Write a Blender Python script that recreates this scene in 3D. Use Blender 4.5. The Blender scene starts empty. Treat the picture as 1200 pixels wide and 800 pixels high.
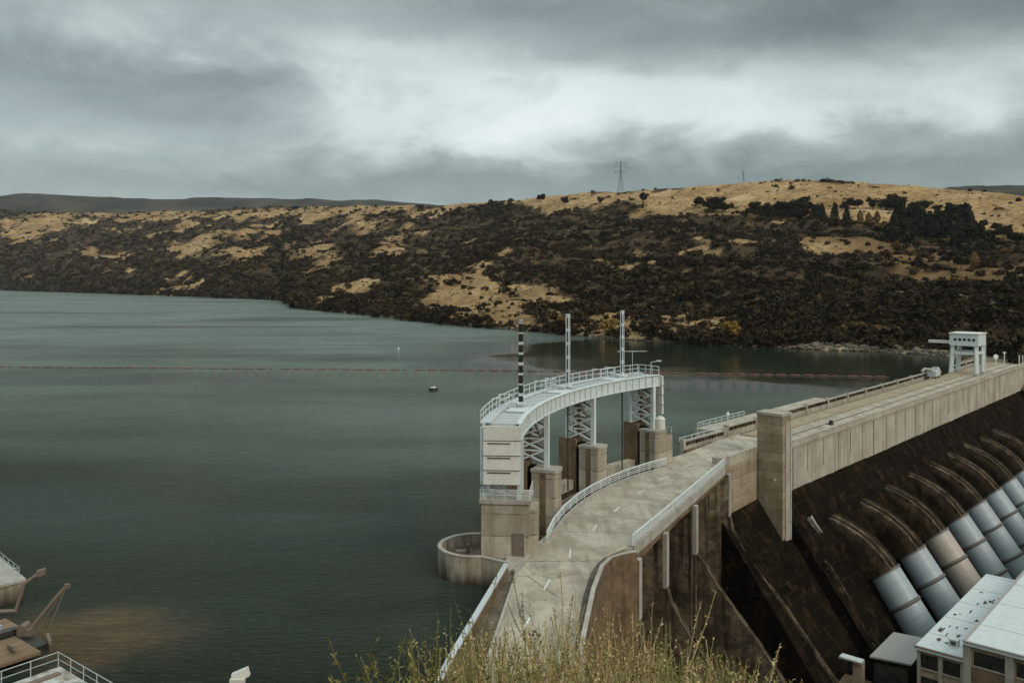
import bpy, bmesh, math, random
import numpy as np
from mathutils import Vector, Matrix
random.seed(7); rng = np.random.default_rng(11)
R_ = math.radians
sc = bpy.context.scene
C = sc.collection

# ------------------------------------------------------------------ survey helpers
EYE = 30.0                                   # eye height above the lake surface (z = 0)
def at(u, v, z):                             # point at height z seen in direction (u, v) of the survey photograph
    d = (EYE - z) * 1000.0 / (v - 325.0)
    return Vector(((u - 600) / 1000.0 * d, d, z))
O = Vector((64.5, 79.3, 0))                  # centre of the spillway arc
def arc(R, th, z=0.0, s=0.0):
    t = R_(th)
    return Vector((O.x - R*math.cos(t) + s*math.sin(t), O.y + R*math.sin(t) + s*math.cos(t), z))
DA = R_(42.0)                                # straight dam runs 42 degrees right of north
DT = Vector((math.sin(DA), math.cos(DA), 0)); DN = Vector((math.cos(DA), -math.sin(DA), 0))
B0 = Vector((41.6, 131.2, 0))
def D(s, o, z=0.0):                          # along the dam, downstream offset, height
    p = B0 + DT*s + DN*o; p.z = z; return p

# ------------------------------------------------------------------ mesh helper
def root_matrix(o):
    while o.parent: o = o.parent
    return Matrix.Translation(o.location) @ Matrix.Rotation(o.rotation_euler.z, 4, 'Z')
class MB:
    def __init__(s): s.v = []; s.f = []
    def add(s, vs, fs):
        n = len(s.v); s.v += [Vector(p) for p in vs]; s.f += [tuple(i+n for i in f) for f in fs]; return s
    def hexa(s, b, t):                       # 4 bottom, 4 top points
        return s.add(list(b)+list(t), [(3,2,1,0),(4,5,6,7),(0,1,5,4),(1,2,6,5),(2,3,7,6),(3,0,4,7)])
    def box(s, c, sx, sy, sz, ax=Vector((1,0,0)), ay=None, az=Vector((0,0,1))):
        c = Vector(c); ax = Vector(ax).normalized(); az = Vector(az)
        if ay is None: ay = az.cross(ax)
        hx, hy, hz = ax*sx/2, Vector(ay).normalized()*sy/2, az.normalized()*sz/2
        return s.hexa([c-hx-hy-hz, c+hx-hy-hz, c+hx+hy-hz, c-hx+hy-hz], [c-hx-hy+hz, c+hx-hy+hz, c+hx+hy+hz, c-hx+hy+hz])
    def beam(s, p, q, w, h=None):
        p, q = Vector(p), Vector(q); d = (q-p)
        if d.length < 1e-6: return s
        h = h or w; x = d.normalized()
        up = Vector((0,0,1)) if abs(x.z) < .95 else Vector((0,1,0))
        y = up.cross(x).normalized(); z = x.cross(y)
        return s.box((p+q)/2, d.length, w, h, x, y, z)
    def prism(s, poly, z0, z1):              # vertical extrusion of an xy polygon, counterclockwise
        n = len(poly); a = [Vector((p[0], p[1], z0)) for p in poly]; b = [Vector((p[0], p[1], z1)) for p in poly]
        area = sum(poly[i][0]*poly[(i+1)%n][1]-poly[(i+1)%n][0]*poly[i][1] for i in range(n))
        fs = [tuple(range(n-1,-1,-1)), tuple(range(n, 2*n))]+[(i,(i+1)%n,(i+1)%n+n,i+n) for i in range(n)]
        if area < 0: fs = [tuple(reversed(f)) for f in fs]
        return s.add(a+b, fs)
    def slab(s, poly, off):                  # planar polygon extruded by vector off
        n = len(poly); a = [Vector(p) for p in poly]; b = [p+off for p in a]
        return s.add(a+b, [tuple(range(n-1,-1,-1)), tuple(range(n,2*n))]+[(i,(i+1)%n,(i+1)%n+n,i+n) for i in range(n)])
    def tube(s, pts, r, n=8, caps=True):
        pts = [Vector(p) for p in pts]; rs = r if isinstance(r, (list, tuple)) else [r]*len(pts)
        base = len(s.v); prev = None
        for i, p in enumerate(pts):
            d = (pts[min(i+1, len(pts)-1)] - pts[max(i-1, 0)]).normalized()
            if prev is None:
                up = Vector((0,0,1)) if abs(d.z) < .9 else Vector((1,0,0)); x = up.cross(d).normalized()
            else: x = (prev - d*prev.dot(d)).normalized()
            prev = x; y = d.cross(x)
            for k in range(n):
                a = 2*math.pi*k/n; s.v.append(p + (x*math.cos(a)+y*math.sin(a))*rs[i])
        for i in range(len(pts)-1):
            for k in range(n):
                a = base+i*n+k; b = base+i*n+(k+1)%n; s.f.append((a, b, b+n, a+n))
        if caps:
            s.f.append(tuple(base+k for k in range(n-1,-1,-1))); e = base+(len(pts)-1)*n; s.f.append(tuple(e+k for k in range(n)))
        return s
    def sweep(s, left, right, z0, z1):       # strip between two polylines, extruded z0..z1
        n = len(left)
        for i in range(n-1):
            a, b, c, d = left[i], right[i], right[i+1], left[i+1]
            s.hexa([Vector((p[0],p[1],z0)) for p in (a,b,c,d)], [Vector((p[0],p[1],z1)) for p in (a,b,c,d)])
        return s
    def build(s, name, mat, parent=None, loc=None, smooth=False, local=False):
        vs = s.v
        if parent is not None and not local:
            M = root_matrix(parent).inverted(); vs = [M @ p for p in vs]
        elif loc is not None:
            L = Vector(loc); vs = [p-L for p in vs]
        me = bpy.data.meshes.new(name); me.from_pydata([tuple(p) for p in vs], [], s.f)
        me.materials.append(mat)
        bm = bmesh.new(); bm.from_mesh(me); bmesh.ops.recalc_face_normals(bm, faces=bm.faces); bm.to_mesh(me); bm.free()
        if smooth:
            me.polygons.foreach_set('use_smooth', [True]*len(me.polygons))
        o = bpy.data.objects.new(name, me); C.objects.link(o)
        if parent is not None: o.parent = parent
        elif loc is not None: o.location = loc
        return o
def raw_mesh(name, V, Fc, mat, attrs=None, smooth=False, loc=None):
    me = bpy.data.meshes.new(name); V = np.asarray(V, dtype=np.float32); Fc = np.asarray(Fc, dtype=np.int32)
    n, k = Fc.shape
    me.vertices.add(len(V)); me.vertices.foreach_set('co', V.ravel())
    me.loops.add(n*k); me.loops.foreach_set('vertex_index', Fc.ravel())
    me.polygons.add(n); me.polygons.foreach_set('loop_start', np.arange(n, dtype=np.int32)*k)
    me.polygons.foreach_set('loop_total', np.full(n, k, dtype=np.int32))
    for an, (dom, arr) in (attrs or {}).items():
        a = me.attributes.new(an, 'FLOAT', dom); a.data.foreach_set('value', np.asarray(arr, dtype=np.float32))
    me.update(calc_edges=True)
    if smooth: me.polygons.foreach_set('use_smooth', np.ones(n, dtype=bool))
    me.materials.append(mat); o = bpy.data.objects.new(name, me); C.objects.link(o)
    if loc is not None: o.location = loc
    return o
def tag(o, label=None, cat=None, group=None, kind=None):
    if label: o['label'] = label
    if cat: o['category'] = cat
    if group: o['group'] = group
    if kind: o['kind'] = kind
    return o
def thing(name, label, cat, loc=(0,0,0), rz=0.0, group=None):
    o = bpy.data.objects.new(name, None); C.objects.link(o); o.empty_display_size = .5
    o.location = loc; o.rotation_euler = (0,0,rz); return tag(o, label, cat, group)
def copy_tree(o, parent=None):
    c = o.copy(); C.objects.link(c)
    if parent: c.parent = parent
    for ch in [x for x in bpy.data.objects if x.parent == o]: copy_tree(ch, c)
    return c

# ------------------------------------------------------------------ materials
class NT:
    def __init__(s, name):
        s.m = bpy.data.materials.new(name); s.m.use_nodes = True; s.nt = s.m.node_tree; s.nt.nodes.clear()
        s.out = s.n('ShaderNodeOutputMaterial'); s.b = s.n('ShaderNodeBsdfPrincipled'); s.l(s.b.outputs[0], s.out.inputs[0])
    def n(s, t, **k):
        x = s.nt.nodes.new(t)
        for a, b in k.items(): setattr(x, a, b)
        return x
    def l(s, a, b): s.nt.links.new(a, b)
    def setin(s, sock, v):
        if hasattr(v, 'links') or isinstance(v, bpy.types.NodeSocket): s.l(v, sock)
        elif v is not None:
            if sock.type == 'RGBA' and len(v) == 3: v = (*v, 1)
            sock.default_value = v
    def pos(s): return s.n('ShaderNodeNewGeometry').outputs['Position']
    def obj(s): return s.n('ShaderNodeTexCoord').outputs['Object']
    def mapp(s, vec, scale=(1,1,1), rot=(0,0,0), loc=(0,0,0)):
        x = s.n('ShaderNodeMapping'); s.l(vec, x.inputs[0]); x.inputs[1].default_value = loc; x.inputs[2].default_value = rot; x.inputs[3].default_value = scale
        return x.outputs[0]
    def noise(s, vec, scale=1, detail=4, rough=.55, dist=0):
        x = s.n('ShaderNodeTexNoise'); s.l(vec, x.inputs['Vector']); x.inputs['Scale'].default_value = scale
        x.inputs['Detail'].default_value = detail; x.inputs['Roughness'].default_value = rough; x.inputs['Distortion'].default_value = dist
        return x.outputs['Fac']
    def math(s, op, a, b=None, c=None, clamp=False):
        x = s.n('ShaderNodeMath', operation=op, use_clamp=clamp); s.setin(x.inputs[0], a)
        if b is not None: s.setin(x.inputs[1], b)
        if c is not None: s.setin(x.inputs[2], c)
        return x.outputs[0]
    def rng(s, v, a, b, c=0., d=1., smooth=True):
        x = s.n('ShaderNodeMapRange', interpolation_type='SMOOTHSTEP' if smooth else 'LINEAR'); s.setin(x.inputs[0], v)
        for i, q in enumerate((a,b,c,d)): x.inputs[i+1].default_value = q
        return x.outputs[0]
    def mix(s, f, a, b, mode='MIX'):
        x = s.n('ShaderNodeMix', data_type='RGBA', blend_type=mode); s.setin(x.inputs[0], f); s.setin(x.inputs[6], a); s.setin(x.inputs[7], b)
        return x.outputs[2]
    def sep(s, vec):
        x = s.n('ShaderNodeSeparateXYZ'); s.l(vec, x.inputs[0]); return x.outputs
    def attr(s, name):
        x = s.n('ShaderNodeAttribute', attribute_name=name); return x.outputs['Fac']
    def bump(s, h, strength=.3, dist=.1, normal=None):
        x = s.n('ShaderNodeBump'); s.setin(x.inputs['Strength'], strength); x.inputs['Distance'].default_value = dist; s.l(h, x.inputs['Height'])
        if normal is not None: s.l(normal, x.inputs['Normal'])
        return x.outputs[0]
    def fin(s, col=None, rough=.8, metal=0., normal=None, spec=None):
        if col is not None: s.setin(s.b.inputs['Base Color'], col)
        s.setin(s.b.inputs['Roughness'], rough); s.setin(s.b.inputs['Metallic'], metal)
        if normal is not None: s.l(normal, s.b.inputs['Normal'])
        if spec is not None: s.b.inputs['Specular IOR Level'].default_value = spec
        return s.m

def concrete(name, light, dark, stain=(.10,.06,.033), streak=.6, lift=0., stainlow=None, moss=0., blotch=.35, streakscale=.8, spec=.25, rust=None):
    n = NT(name); p = n.pos(); z = n.sep(p)[2]
    big = n.rng(n.noise(p, blotch, 5, .6), .35, .68)
    col = n.mix(big, light, dark)
    med = n.rng(n.noise(p, 2.1, 6, .65), .38, .72)
    col = n.mix(n.math('MULTIPLY', med, .35), col, tuple(x*.62 for x in dark))
    st = n.noise(n.mapp(p, (streakscale, streakscale, .045)), 1.0, 6, .68)
    st2 = n.noise(n.mapp(p, (3.3*streakscale, 3.3*streakscale, .09), loc=(4,1,9)), 1.0, 4, .6)
    s = n.math('MULTIPLY', n.rng(st, .47, .68), streak)
    col = n.mix(s, col, stain)
    col = n.mix(n.math('MULTIPLY', n.rng(st2, .54, .72), streak*.6), col, tuple(x*.7 for x in stain))
    if lift:
        wob = n.math('MULTIPLY', n.noise(p, 1.2, 3), .10)
        fr = n.math('FRACT', n.math('DIVIDE', n.math('ADD', z, wob), lift))
        line = n.math('LESS_THAN', fr, .045)
        per = n.n('ShaderNodeTexWhiteNoise', noise_dimensions='1D')
        n.l(n.math('FLOOR', n.math('DIVIDE', n.math('ADD', z, wob), lift)), per.inputs['W'])
        col = n.mix(n.math('MULTIPLY', per.outputs[0], .38), col, tuple(x*.55 for x in stain)+(1,))
        col = n.mix(n.math('MULTIPLY', line, n.rng(n.noise(p, .9, 3), .35, .6, .1, .75)), col, (.035,.026,.02))
    if stainlow:
        a, b, c = stainlow
        w = n.math('ADD', z, n.math('MULTIPLY', n.math('SUBTRACT', n.noise(n.mapp(p,(1,1,.25)), .9, 5, .65), .5), 3.2))
        col = n.mix(n.rng(w, a, b, 1., 0.), col, c)
    if moss:
        mo = n.rng(n.noise(p, .45, 8, .78), .45, .57)
        col = n.mix(n.math('MULTIPLY', mo, moss), col, (.011,.008,.0045))
    if rust:
        col = n.mix(n.math('MULTIPLY', n.rng(n.noise(n.mapp(p,(.6,.6,.35)), .8, 8, .76, .4), .53, .60), .85), col, rust)
        col = n.mix(n.math('MULTIPLY', n.rng(n.noise(p, 1.9, 6, .75), .60, .70), .6), col, tuple(x*1.5 for x in rust))
        col = n.mix(n.rng(n.noise(p, 3.3, 5, .7), .70, .75), col, (.30,.25,.19))
    g = n.noise(p, 9, 5, .7)
    col = n.mix(n.math('MULTIPLY', n.rng(g, .5, .75), .22), col, tuple(x*.35 for x in light))
    return n.fin(col, .9, normal=n.bump(n.noise(p, 6, 6, .7), .25, .06), spec=spec)

def paint(name, base, rust=.25, rough=.5, dirt=(.20,.17,.13), rustcol=(.12,.055,.025), metal=0.):
    n = NT(name); p = n.pos()
    col = n.mix(n.math('MULTIPLY', n.rng(n.noise(p, 1.1, 6, .65), .42, .75), .45), base, tuple(.55*a+.45*b for a, b in zip(base, dirt)))
    s = n.noise(n.mapp(p, (2.6,2.6,.22)), 1.3, 5, .65)
    col = n.mix(n.math('MULTIPLY', n.rng(s, .55, .75), rust), col, dirt)
    col = n.mix(n.math('MULTIPLY', n.rng(n.noise(p, 3.7, 5, .7), .62, .72), rust*1.4), col, rustcol)
    return n.fin(col, n.rng(n.noise(p, 4, 3), .3, .7, rough-.08, rough+.12), metal)

M = {}
M['concrete_pale'] = concrete('pale_concrete', (.45,.405,.325), (.34,.30,.23), streak=.42, lift=0, blotch=.22)
M['concrete_tower'] = concrete('board_marked_concrete', (.40,.325,.225), (.29,.225,.145), streak=.36, lift=1.45)
M['concrete_pier'] = concrete('streaked_concrete', (.52,.46,.37), (.40,.34,.255), stain=(.17,.105,.055), streak=.36, lift=2.2)
M['concrete_brown'] = concrete('rust_brown_concrete', (.215,.145,.085), (.12,.078,.045), stain=(.045,.027,.015), streak=.4, blotch=.55, streakscale=1.6)
M['concrete_water'] = concrete('tide_marked_concrete', (.46,.40,.31), (.33,.27,.195), stain=(.10,.06,.033), streak=.75, stainlow=(-.6, 2.3, (.03,.018,.009)))
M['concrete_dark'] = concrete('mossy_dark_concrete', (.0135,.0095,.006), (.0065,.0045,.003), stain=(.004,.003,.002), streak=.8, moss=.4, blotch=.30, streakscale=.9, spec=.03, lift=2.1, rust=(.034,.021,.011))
M['concrete_chute'] = concrete('damp_chute_concrete', (.27,.215,.145), (.12,.09,.058), stain=(.010,.0065,.004), streak=1.0, moss=.55, lift=2.4, spec=.05, blotch=.2)
M['concrete_casing'] = concrete('stained_casing_concrete', (.046,.033,.021), (.018,.0125,.008), stain=(.008,.006,.004), streak=.7, moss=.35, blotch=.4, spec=.03, rust=(.06,.04,.022))
M['concrete_worn_skylit'] = concrete('weathered_skylit_concrete', (.22,.165,.115), (.04,.028,.018), stain=(.02,.014,.009), streak=.8, moss=.5, blotch=.7, spec=.05)  # worn concrete, also the painted sky light on the casing crowns
M['concrete_coping'] = concrete('worn_coping_concrete', (.42,.39,.34), (.31,.28,.235), streak=.15)
M['wall_joint'] = concrete('damp_wall_joint', (.25,.22,.18), (.17,.145,.11), streak=.7)
M['white_steel'] = paint('white_painted_steel', (.58,.62,.61), .5, dirt=(.22,.19,.14))
M['white_panel'] = paint('off_white_panel_paint', (.62,.60,.54), .5, .6)
M['grey_steel'] = paint('galvanised_steel', (.46,.50,.51), .25, .42)
M['brown_steel'] = paint('rusty_and_shaded_steel', (.16,.115,.085), .6, .7)
M['dark_steel'] = paint('dark_greased_steel', (.022,.022,.018), .2, .45)
M['pipe_blue'] = paint('blue_grey_pipe_paint', (.31,.355,.375), .3, .42, dirt=(.22,.22,.21))
M['pipe_cream'] = paint('faded_cream_pipe_paint', (.40,.345,.295), .3, .45)
M['flange'] = paint('dark_flange_steel', (.10,.09,.08), .5, .6)
M['roof'] = paint('pale_roof_sheeting', (.54,.585,.585), .6, .55, dirt=(.21,.175,.125), rustcol=(.08,.06,.045))
M['roof_grey'] = paint('grey_roof_sheeting', (.30,.285,.265), .15, .6)
M['render_beige'] = concrete('beige_render', (.42,.345,.24), (.33,.26,.175), streak=.3)
M['red_float'] = paint('faded_red_float', (.17,.055,.04), .4, .6)
M['white_float'] = paint('white_float', (.70,.70,.66), .2, .5)
M['timber'] = None
def timber():
    n = NT('weathered_planks'); p = n.pos()
    q = n.mapp(p, (1,1,1), rot=(0,0,R_(38)))
    x = n.sep(q)[0]; f = n.math('FRACT', n.math('MULTIPLY', x, 3.2))
    wn = n.n('ShaderNodeTexWhiteNoise', noise_dimensions='1D'); n.l(n.math('FLOOR', n.math('MULTIPLY', x, 3.2)), wn.inputs['W'])
    col = n.mix(wn.outputs[0], (.24,.165,.09), (.15,.10,.055))
    col = n.mix(n.rng(n.noise(n.mapp(q,(6,.5,1)),1,5,.6), .4,.7), col, (.17,.105,.055))
    col = n.mix(n.math('LESS_THAN', f, .07), col, (.03,.02,.012))
    return n.fin(col, .85)
M['timber'] = timber()
def pale_boards():
    n = NT('pale_worn_boards'); p = n.pos(); q = n.mapp(p, (1,1,1), rot=(0,0,R_(38)))
    x = n.sep(q)[0]; f = n.math('FRACT', n.math('MULTIPLY', x, .75))
    col = n.mix(n.rng(n.noise(p, .8, 6, .65), .36, .66), (.55,.55,.53), (.20,.16,.12))
    col = n.mix(n.math('LESS_THAN', f, .06), col, (.06,.045,.03))
    return n.fin(col, .8)
M['boards'] = pale_boards()
def glass():
    n = NT('dark_window_glass'); p = n.pos()
    col = n.mix(n.rng(n.noise(p, .8, 3), .4, .6), (.012,.014,.015), (.03,.03,.028))
    return n.fin(col, .12)
M['glass'] = glass()
def flat(name, col, rough=.6, var=.3):
    n = NT(name); p = n.pos(); c = n.mix(n.rng(n.noise(p, 3, 5, .65), .35, .7), col, tuple(x*(1-var) for x in col)); return n.fin(c, rough)
M['road_paint'] = flat('worn_road_paint', (.72,.71,.67), .7, .35)
M['joint'] = flat('joint_filler', (.055,.045,.035), .9)
M['door'] = flat('brown_door_paint', (.17,.14,.105), .6)
M['brown_soil'] = flat('gritty_brown_soil', (.12,.085,.055), .95, .5)  # soil brown for the rust patches on the low roof
def road_mat():
    n = NT('worn_road_concrete'); p = n.pos()
    col = n.mix(n.rng(n.noise(p, .28, 6, .62), .36, .66), (.44,.39,.31), (.31,.265,.20))
    q = n.mapp(p, (.9,.10,1), rot=(0,0,R_(24)))
    col = n.mix(n.math('MULTIPLY', n.rng(n.noise(q, 1.1, 5, .6), .44, .7), .5), col, (.17,.145,.115))
    col = n.mix(n.math('MULTIPLY', n.rng(n.noise(p, .55, 5, .7, .6), .57, .66), .5), col, (.40,.385,.35))
    col = n.mix(n.math('MULTIPLY', n.rng(n.noise(p, 1.6, 6, .7, .8), .59, .66), .6), col, (.12,.092,.062))
    trk = n.noise(n.mapp(p, (.22,.22,1), loc=(9,2,0)), 1., 5, .6, 1.2)
    col = n.mix(n.math('MULTIPLY', n.rng(trk, .54, .62), .22), col, (.17,.135,.095))
    vor = n.n('ShaderNodeTexVoronoi', feature='DISTANCE_TO_EDGE'); n.l(n.mapp(p,(.14,.14,.14)), vor.inputs['Vector']); vor.inputs['Scale'].default_value = 1.4
    cr = n.math('LESS_THAN', n.math('ADD', vor.outputs['Distance'], n.math('MULTIPLY', n.noise(p, 2, 4), .02)), .014)
    col = n.mix(n.math('MULTIPLY', cr, .55), col, (.05,.04,.03))
    col = n.mix(n.math('MULTIPLY', n.rng(n.noise(p, 14, 4, .7), .5, .75), .25), col, (.12,.10,.08))
    return n.fin(col, .86, normal=n.bump(n.noise(p, 8, 5, .7), .2, .04), spec=.3)
M['road'] = road_mat()
def gutter_mat():
    n = NT('dirty_gutter'); p = n.pos()
    col = n.mix(n.rng(n.noise(p, .7, 6, .65), .35, .65), (.15,.115,.08), (.075,.055,.038))
    return n.fin(col, .92)
M['gutter'] = gutter_mat()
def hill_mat():
    n = NT('dry_tussock_and_scrub_ground'); p = n.pos()
    s = n.attr('scrub'); sh = n.attr('shore'); rd = n.attr('ruddy')
    g = n.mix(n.rng(n.noise(p, .02, 6, .65), .36, .66), (.42,.275,.135), (.24,.145,.062))
    g = n.mix(n.math('MULTIPLY', n.rng(n.noise(p, .16, 6, .7), .44, .66), .75), g, (.12,.068,.028))
    g = n.mix(n.math('MULTIPLY', n.rng(n.noise(p, .011, 4, .6), .54, .68), .6), g, (.50,.36,.20))
    g = n.mix(n.math('MULTIPLY', rd, .75), g, (.135,.078,.034))
    d = n.mix(n.rng(n.noise(p, .09, 6, .7), .38, .74), (.018,.012,.006), (.13,.083,.040))
    f = n.math('ADD', s, n.math('MULTIPLY', n.math('SUBTRACT', n.noise(p, .12, 6, .7), .5), .9))
    col = n.mix(n.rng(f, .36, .76), g, d)
    col = n.mix(n.math('MULTIPLY', sh, n.rng(n.noise(p, .09, 5, .7), .34, .62)), col, (.36,.28,.195))
    return n.fin(col, .95, normal=n.bump(n.noise(p, .25, 6, .7), .6, 2.0), spec=.1)
M['hill'] = hill_mat()
def foliage(name, a, b, rough=.8):
    n = NT(name); g = n.attr('tone'); p = n.pos()
    f = n.math('ADD', n.math('MULTIPLY', g, .75), n.math('MULTIPLY', n.noise(p, .05, 3), .3))
    col = n.mix(n.rng(f, .1, .95, smooth=False), a, b)
    return n.fin(col, rough, spec=.04)
M['scrub'] = foliage('dark_olive_scrub', (.0055,.0045,.0025), (.085,.058,.029))
M['bush'] = foliage('dark_bush_leaves', (.009,.007,.004), (.040,.030,.015))
M['pine'] = foliage('dark_pine_needles', (.008,.009,.006), (.040,.038,.021))
M['gold'] = foliage('autumn_gold_leaves', (.13,.08,.02), (.36,.24,.055))
M['ruddy'] = foliage('rusty_autumn_leaves', (.09,.052,.02), (.24,.14,.05))
M['weed'] = foliage('dry_weed_straw', (.26,.18,.07), (.62,.50,.27), .7)
M['weed_green'] = foliage('green_weed_leaves', (.10,.095,.028), (.33,.30,.11), .6)
M['bark'] = flat('grey_brown_bark', (.10,.075,.05), .9)
M['rock'] = flat('lichened_schist', (.21,.165,.115), .95, .75)
def range_mat():
    n = NT('dark_range_cover'); p = n.pos()
    col = n.mix(n.rng(n.noise(p, .004, 7, .7), .42, .62), (.018,.017,.012), (.055,.044,.028))
    return n.fin(col, .95, spec=.1)
M['range'] = range_mat()
def soil_mat():
    n = NT('bank_soil'); p = n.pos()
    col = n.mix(n.rng(n.noise(p, .6, 6, .7), .36, .66), (.14,.10,.055), (.06,.05,.025))
    return n.fin(col, .95, normal=n.bump(n.noise(p, 3, 6, .7), .5, .2))
M['soil'] = soil_mat()
def water_mat():
    n = NT('lake_water'); p = n.pos(); xyz = n.sep(p)
    warp = n.math('MULTIPLY', n.math('SUBTRACT', n.noise(p, .012, 4, .6), .5), 90.)
    # sheltered calm pool under the far right bank
    dx = n.math('DIVIDE', n.math('SUBTRACT', n.math('ADD', xyz[0], warp), 100.), 130.)
    dy = n.math('DIVIDE', n.math('SUBTRACT', n.math('ADD', xyz[1], n.math('MULTIPLY', warp, .8)), 330.), 125.)
    calm = n.rng(n.math('SQRT', n.math('ADD', n.math('MULTIPLY', dx, dx), n.math('MULTIPLY', dy, dy))), .75, 1.2, 1., 0.)
    lanes = n.rng(n.noise(n.mapp(p, (.0035,.016,1), rot=(0,0,R_(6))), 1., 4, .55, .4), .50, .64)
    far = n.rng(xyz[1], 190., 260.)
    lanes = n.math('MULTIPLY', lanes, far)
    smooth_ = n.math('MAXIMUM', calm, n.math('MULTIPLY', lanes, .55))
    amp = n.math('SUBTRACT', 1., n.math('MULTIPLY', smooth_, .965))
    q = n.mapp(p, (.75,1.9,1), rot=(0,0,R_(-10)))
    h = n.math('ADD', n.noise(q, 1.15, 5, .66, .4), n.math('MULTIPLY', n.noise(n.mapp(p,(.8,1.5,1),rot=(0,0,R_(24))), .33, 3, .6), .9))
    gust = n.rng(n.noise(n.mapp(p,(.01,.03,1)), 1., 3), .3, .7, .7, 1.15)
    nb = n.bump(h, n.math('MULTIPLY', n.math('MULTIPLY', amp, gust), 1.), 1.1)
    # silt plume in the shallows beside the work barge
    sx = n.math('DIVIDE', n.math('SUBTRACT', n.math('ADD', xyz[0], n.math('MULTIPLY', warp, .12)), -36.5), 11.5)
    sy = n.math('DIVIDE', n.math('SUBTRACT', n.math('ADD', xyz[1], n.math('MULTIPLY', n.math('SUBTRACT', n.noise(p, .13, 5, .65), .5), 12.)), 71.5), 8.)
    silt = n.rng(n.math('SQRT', n.math('ADD', n.math('MULTIPLY', sx, sx), n.math('MULTIPLY', sy, sy))), .25, 1.1, 1., 0.)
    silt = n.math('MULTIPLY', silt, n.rng(n.noise(n.mapp(p,(.16,.4,1)), 1., 5, .6), .28, .7, .45, 1.))
    sky_milk = n.math('MULTIPLY', n.rng(n.math('ADD', xyz[1], n.math('MULTIPLY', warp, .8)), 35., 245.), n.math('SUBTRACT', 1., n.math('MULTIPLY', smooth_, 1.)))  # milky body colour, paler far out where reflected sky is painted in
    sky_milk = n.math('MULTIPLY', sky_milk, n.rng(n.noise(n.mapp(p, (.010,.020,1), loc=(3,1,0)), 1., 5, .62, .6), .3, .7, .62, 1.25))
    col = n.mix(sky_milk, (.014,.0245,.0155), (.128,.172,.138))
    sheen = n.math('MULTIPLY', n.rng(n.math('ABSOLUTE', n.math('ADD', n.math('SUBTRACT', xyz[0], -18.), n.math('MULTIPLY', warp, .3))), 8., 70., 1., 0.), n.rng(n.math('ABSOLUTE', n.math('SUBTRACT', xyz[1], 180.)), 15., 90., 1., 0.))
    col = n.mix(n.math('MULTIPLY', sheen, .6), col, (.165,.20,.175))  # pale mid-lake sheen painted into the base colour
    col = n.mix(silt, col, (.135,.09,.043))
    n.b.inputs['IOR'].default_value = 1.33
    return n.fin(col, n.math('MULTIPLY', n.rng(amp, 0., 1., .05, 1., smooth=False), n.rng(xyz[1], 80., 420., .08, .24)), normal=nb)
M['water'] = water_mat()

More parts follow.
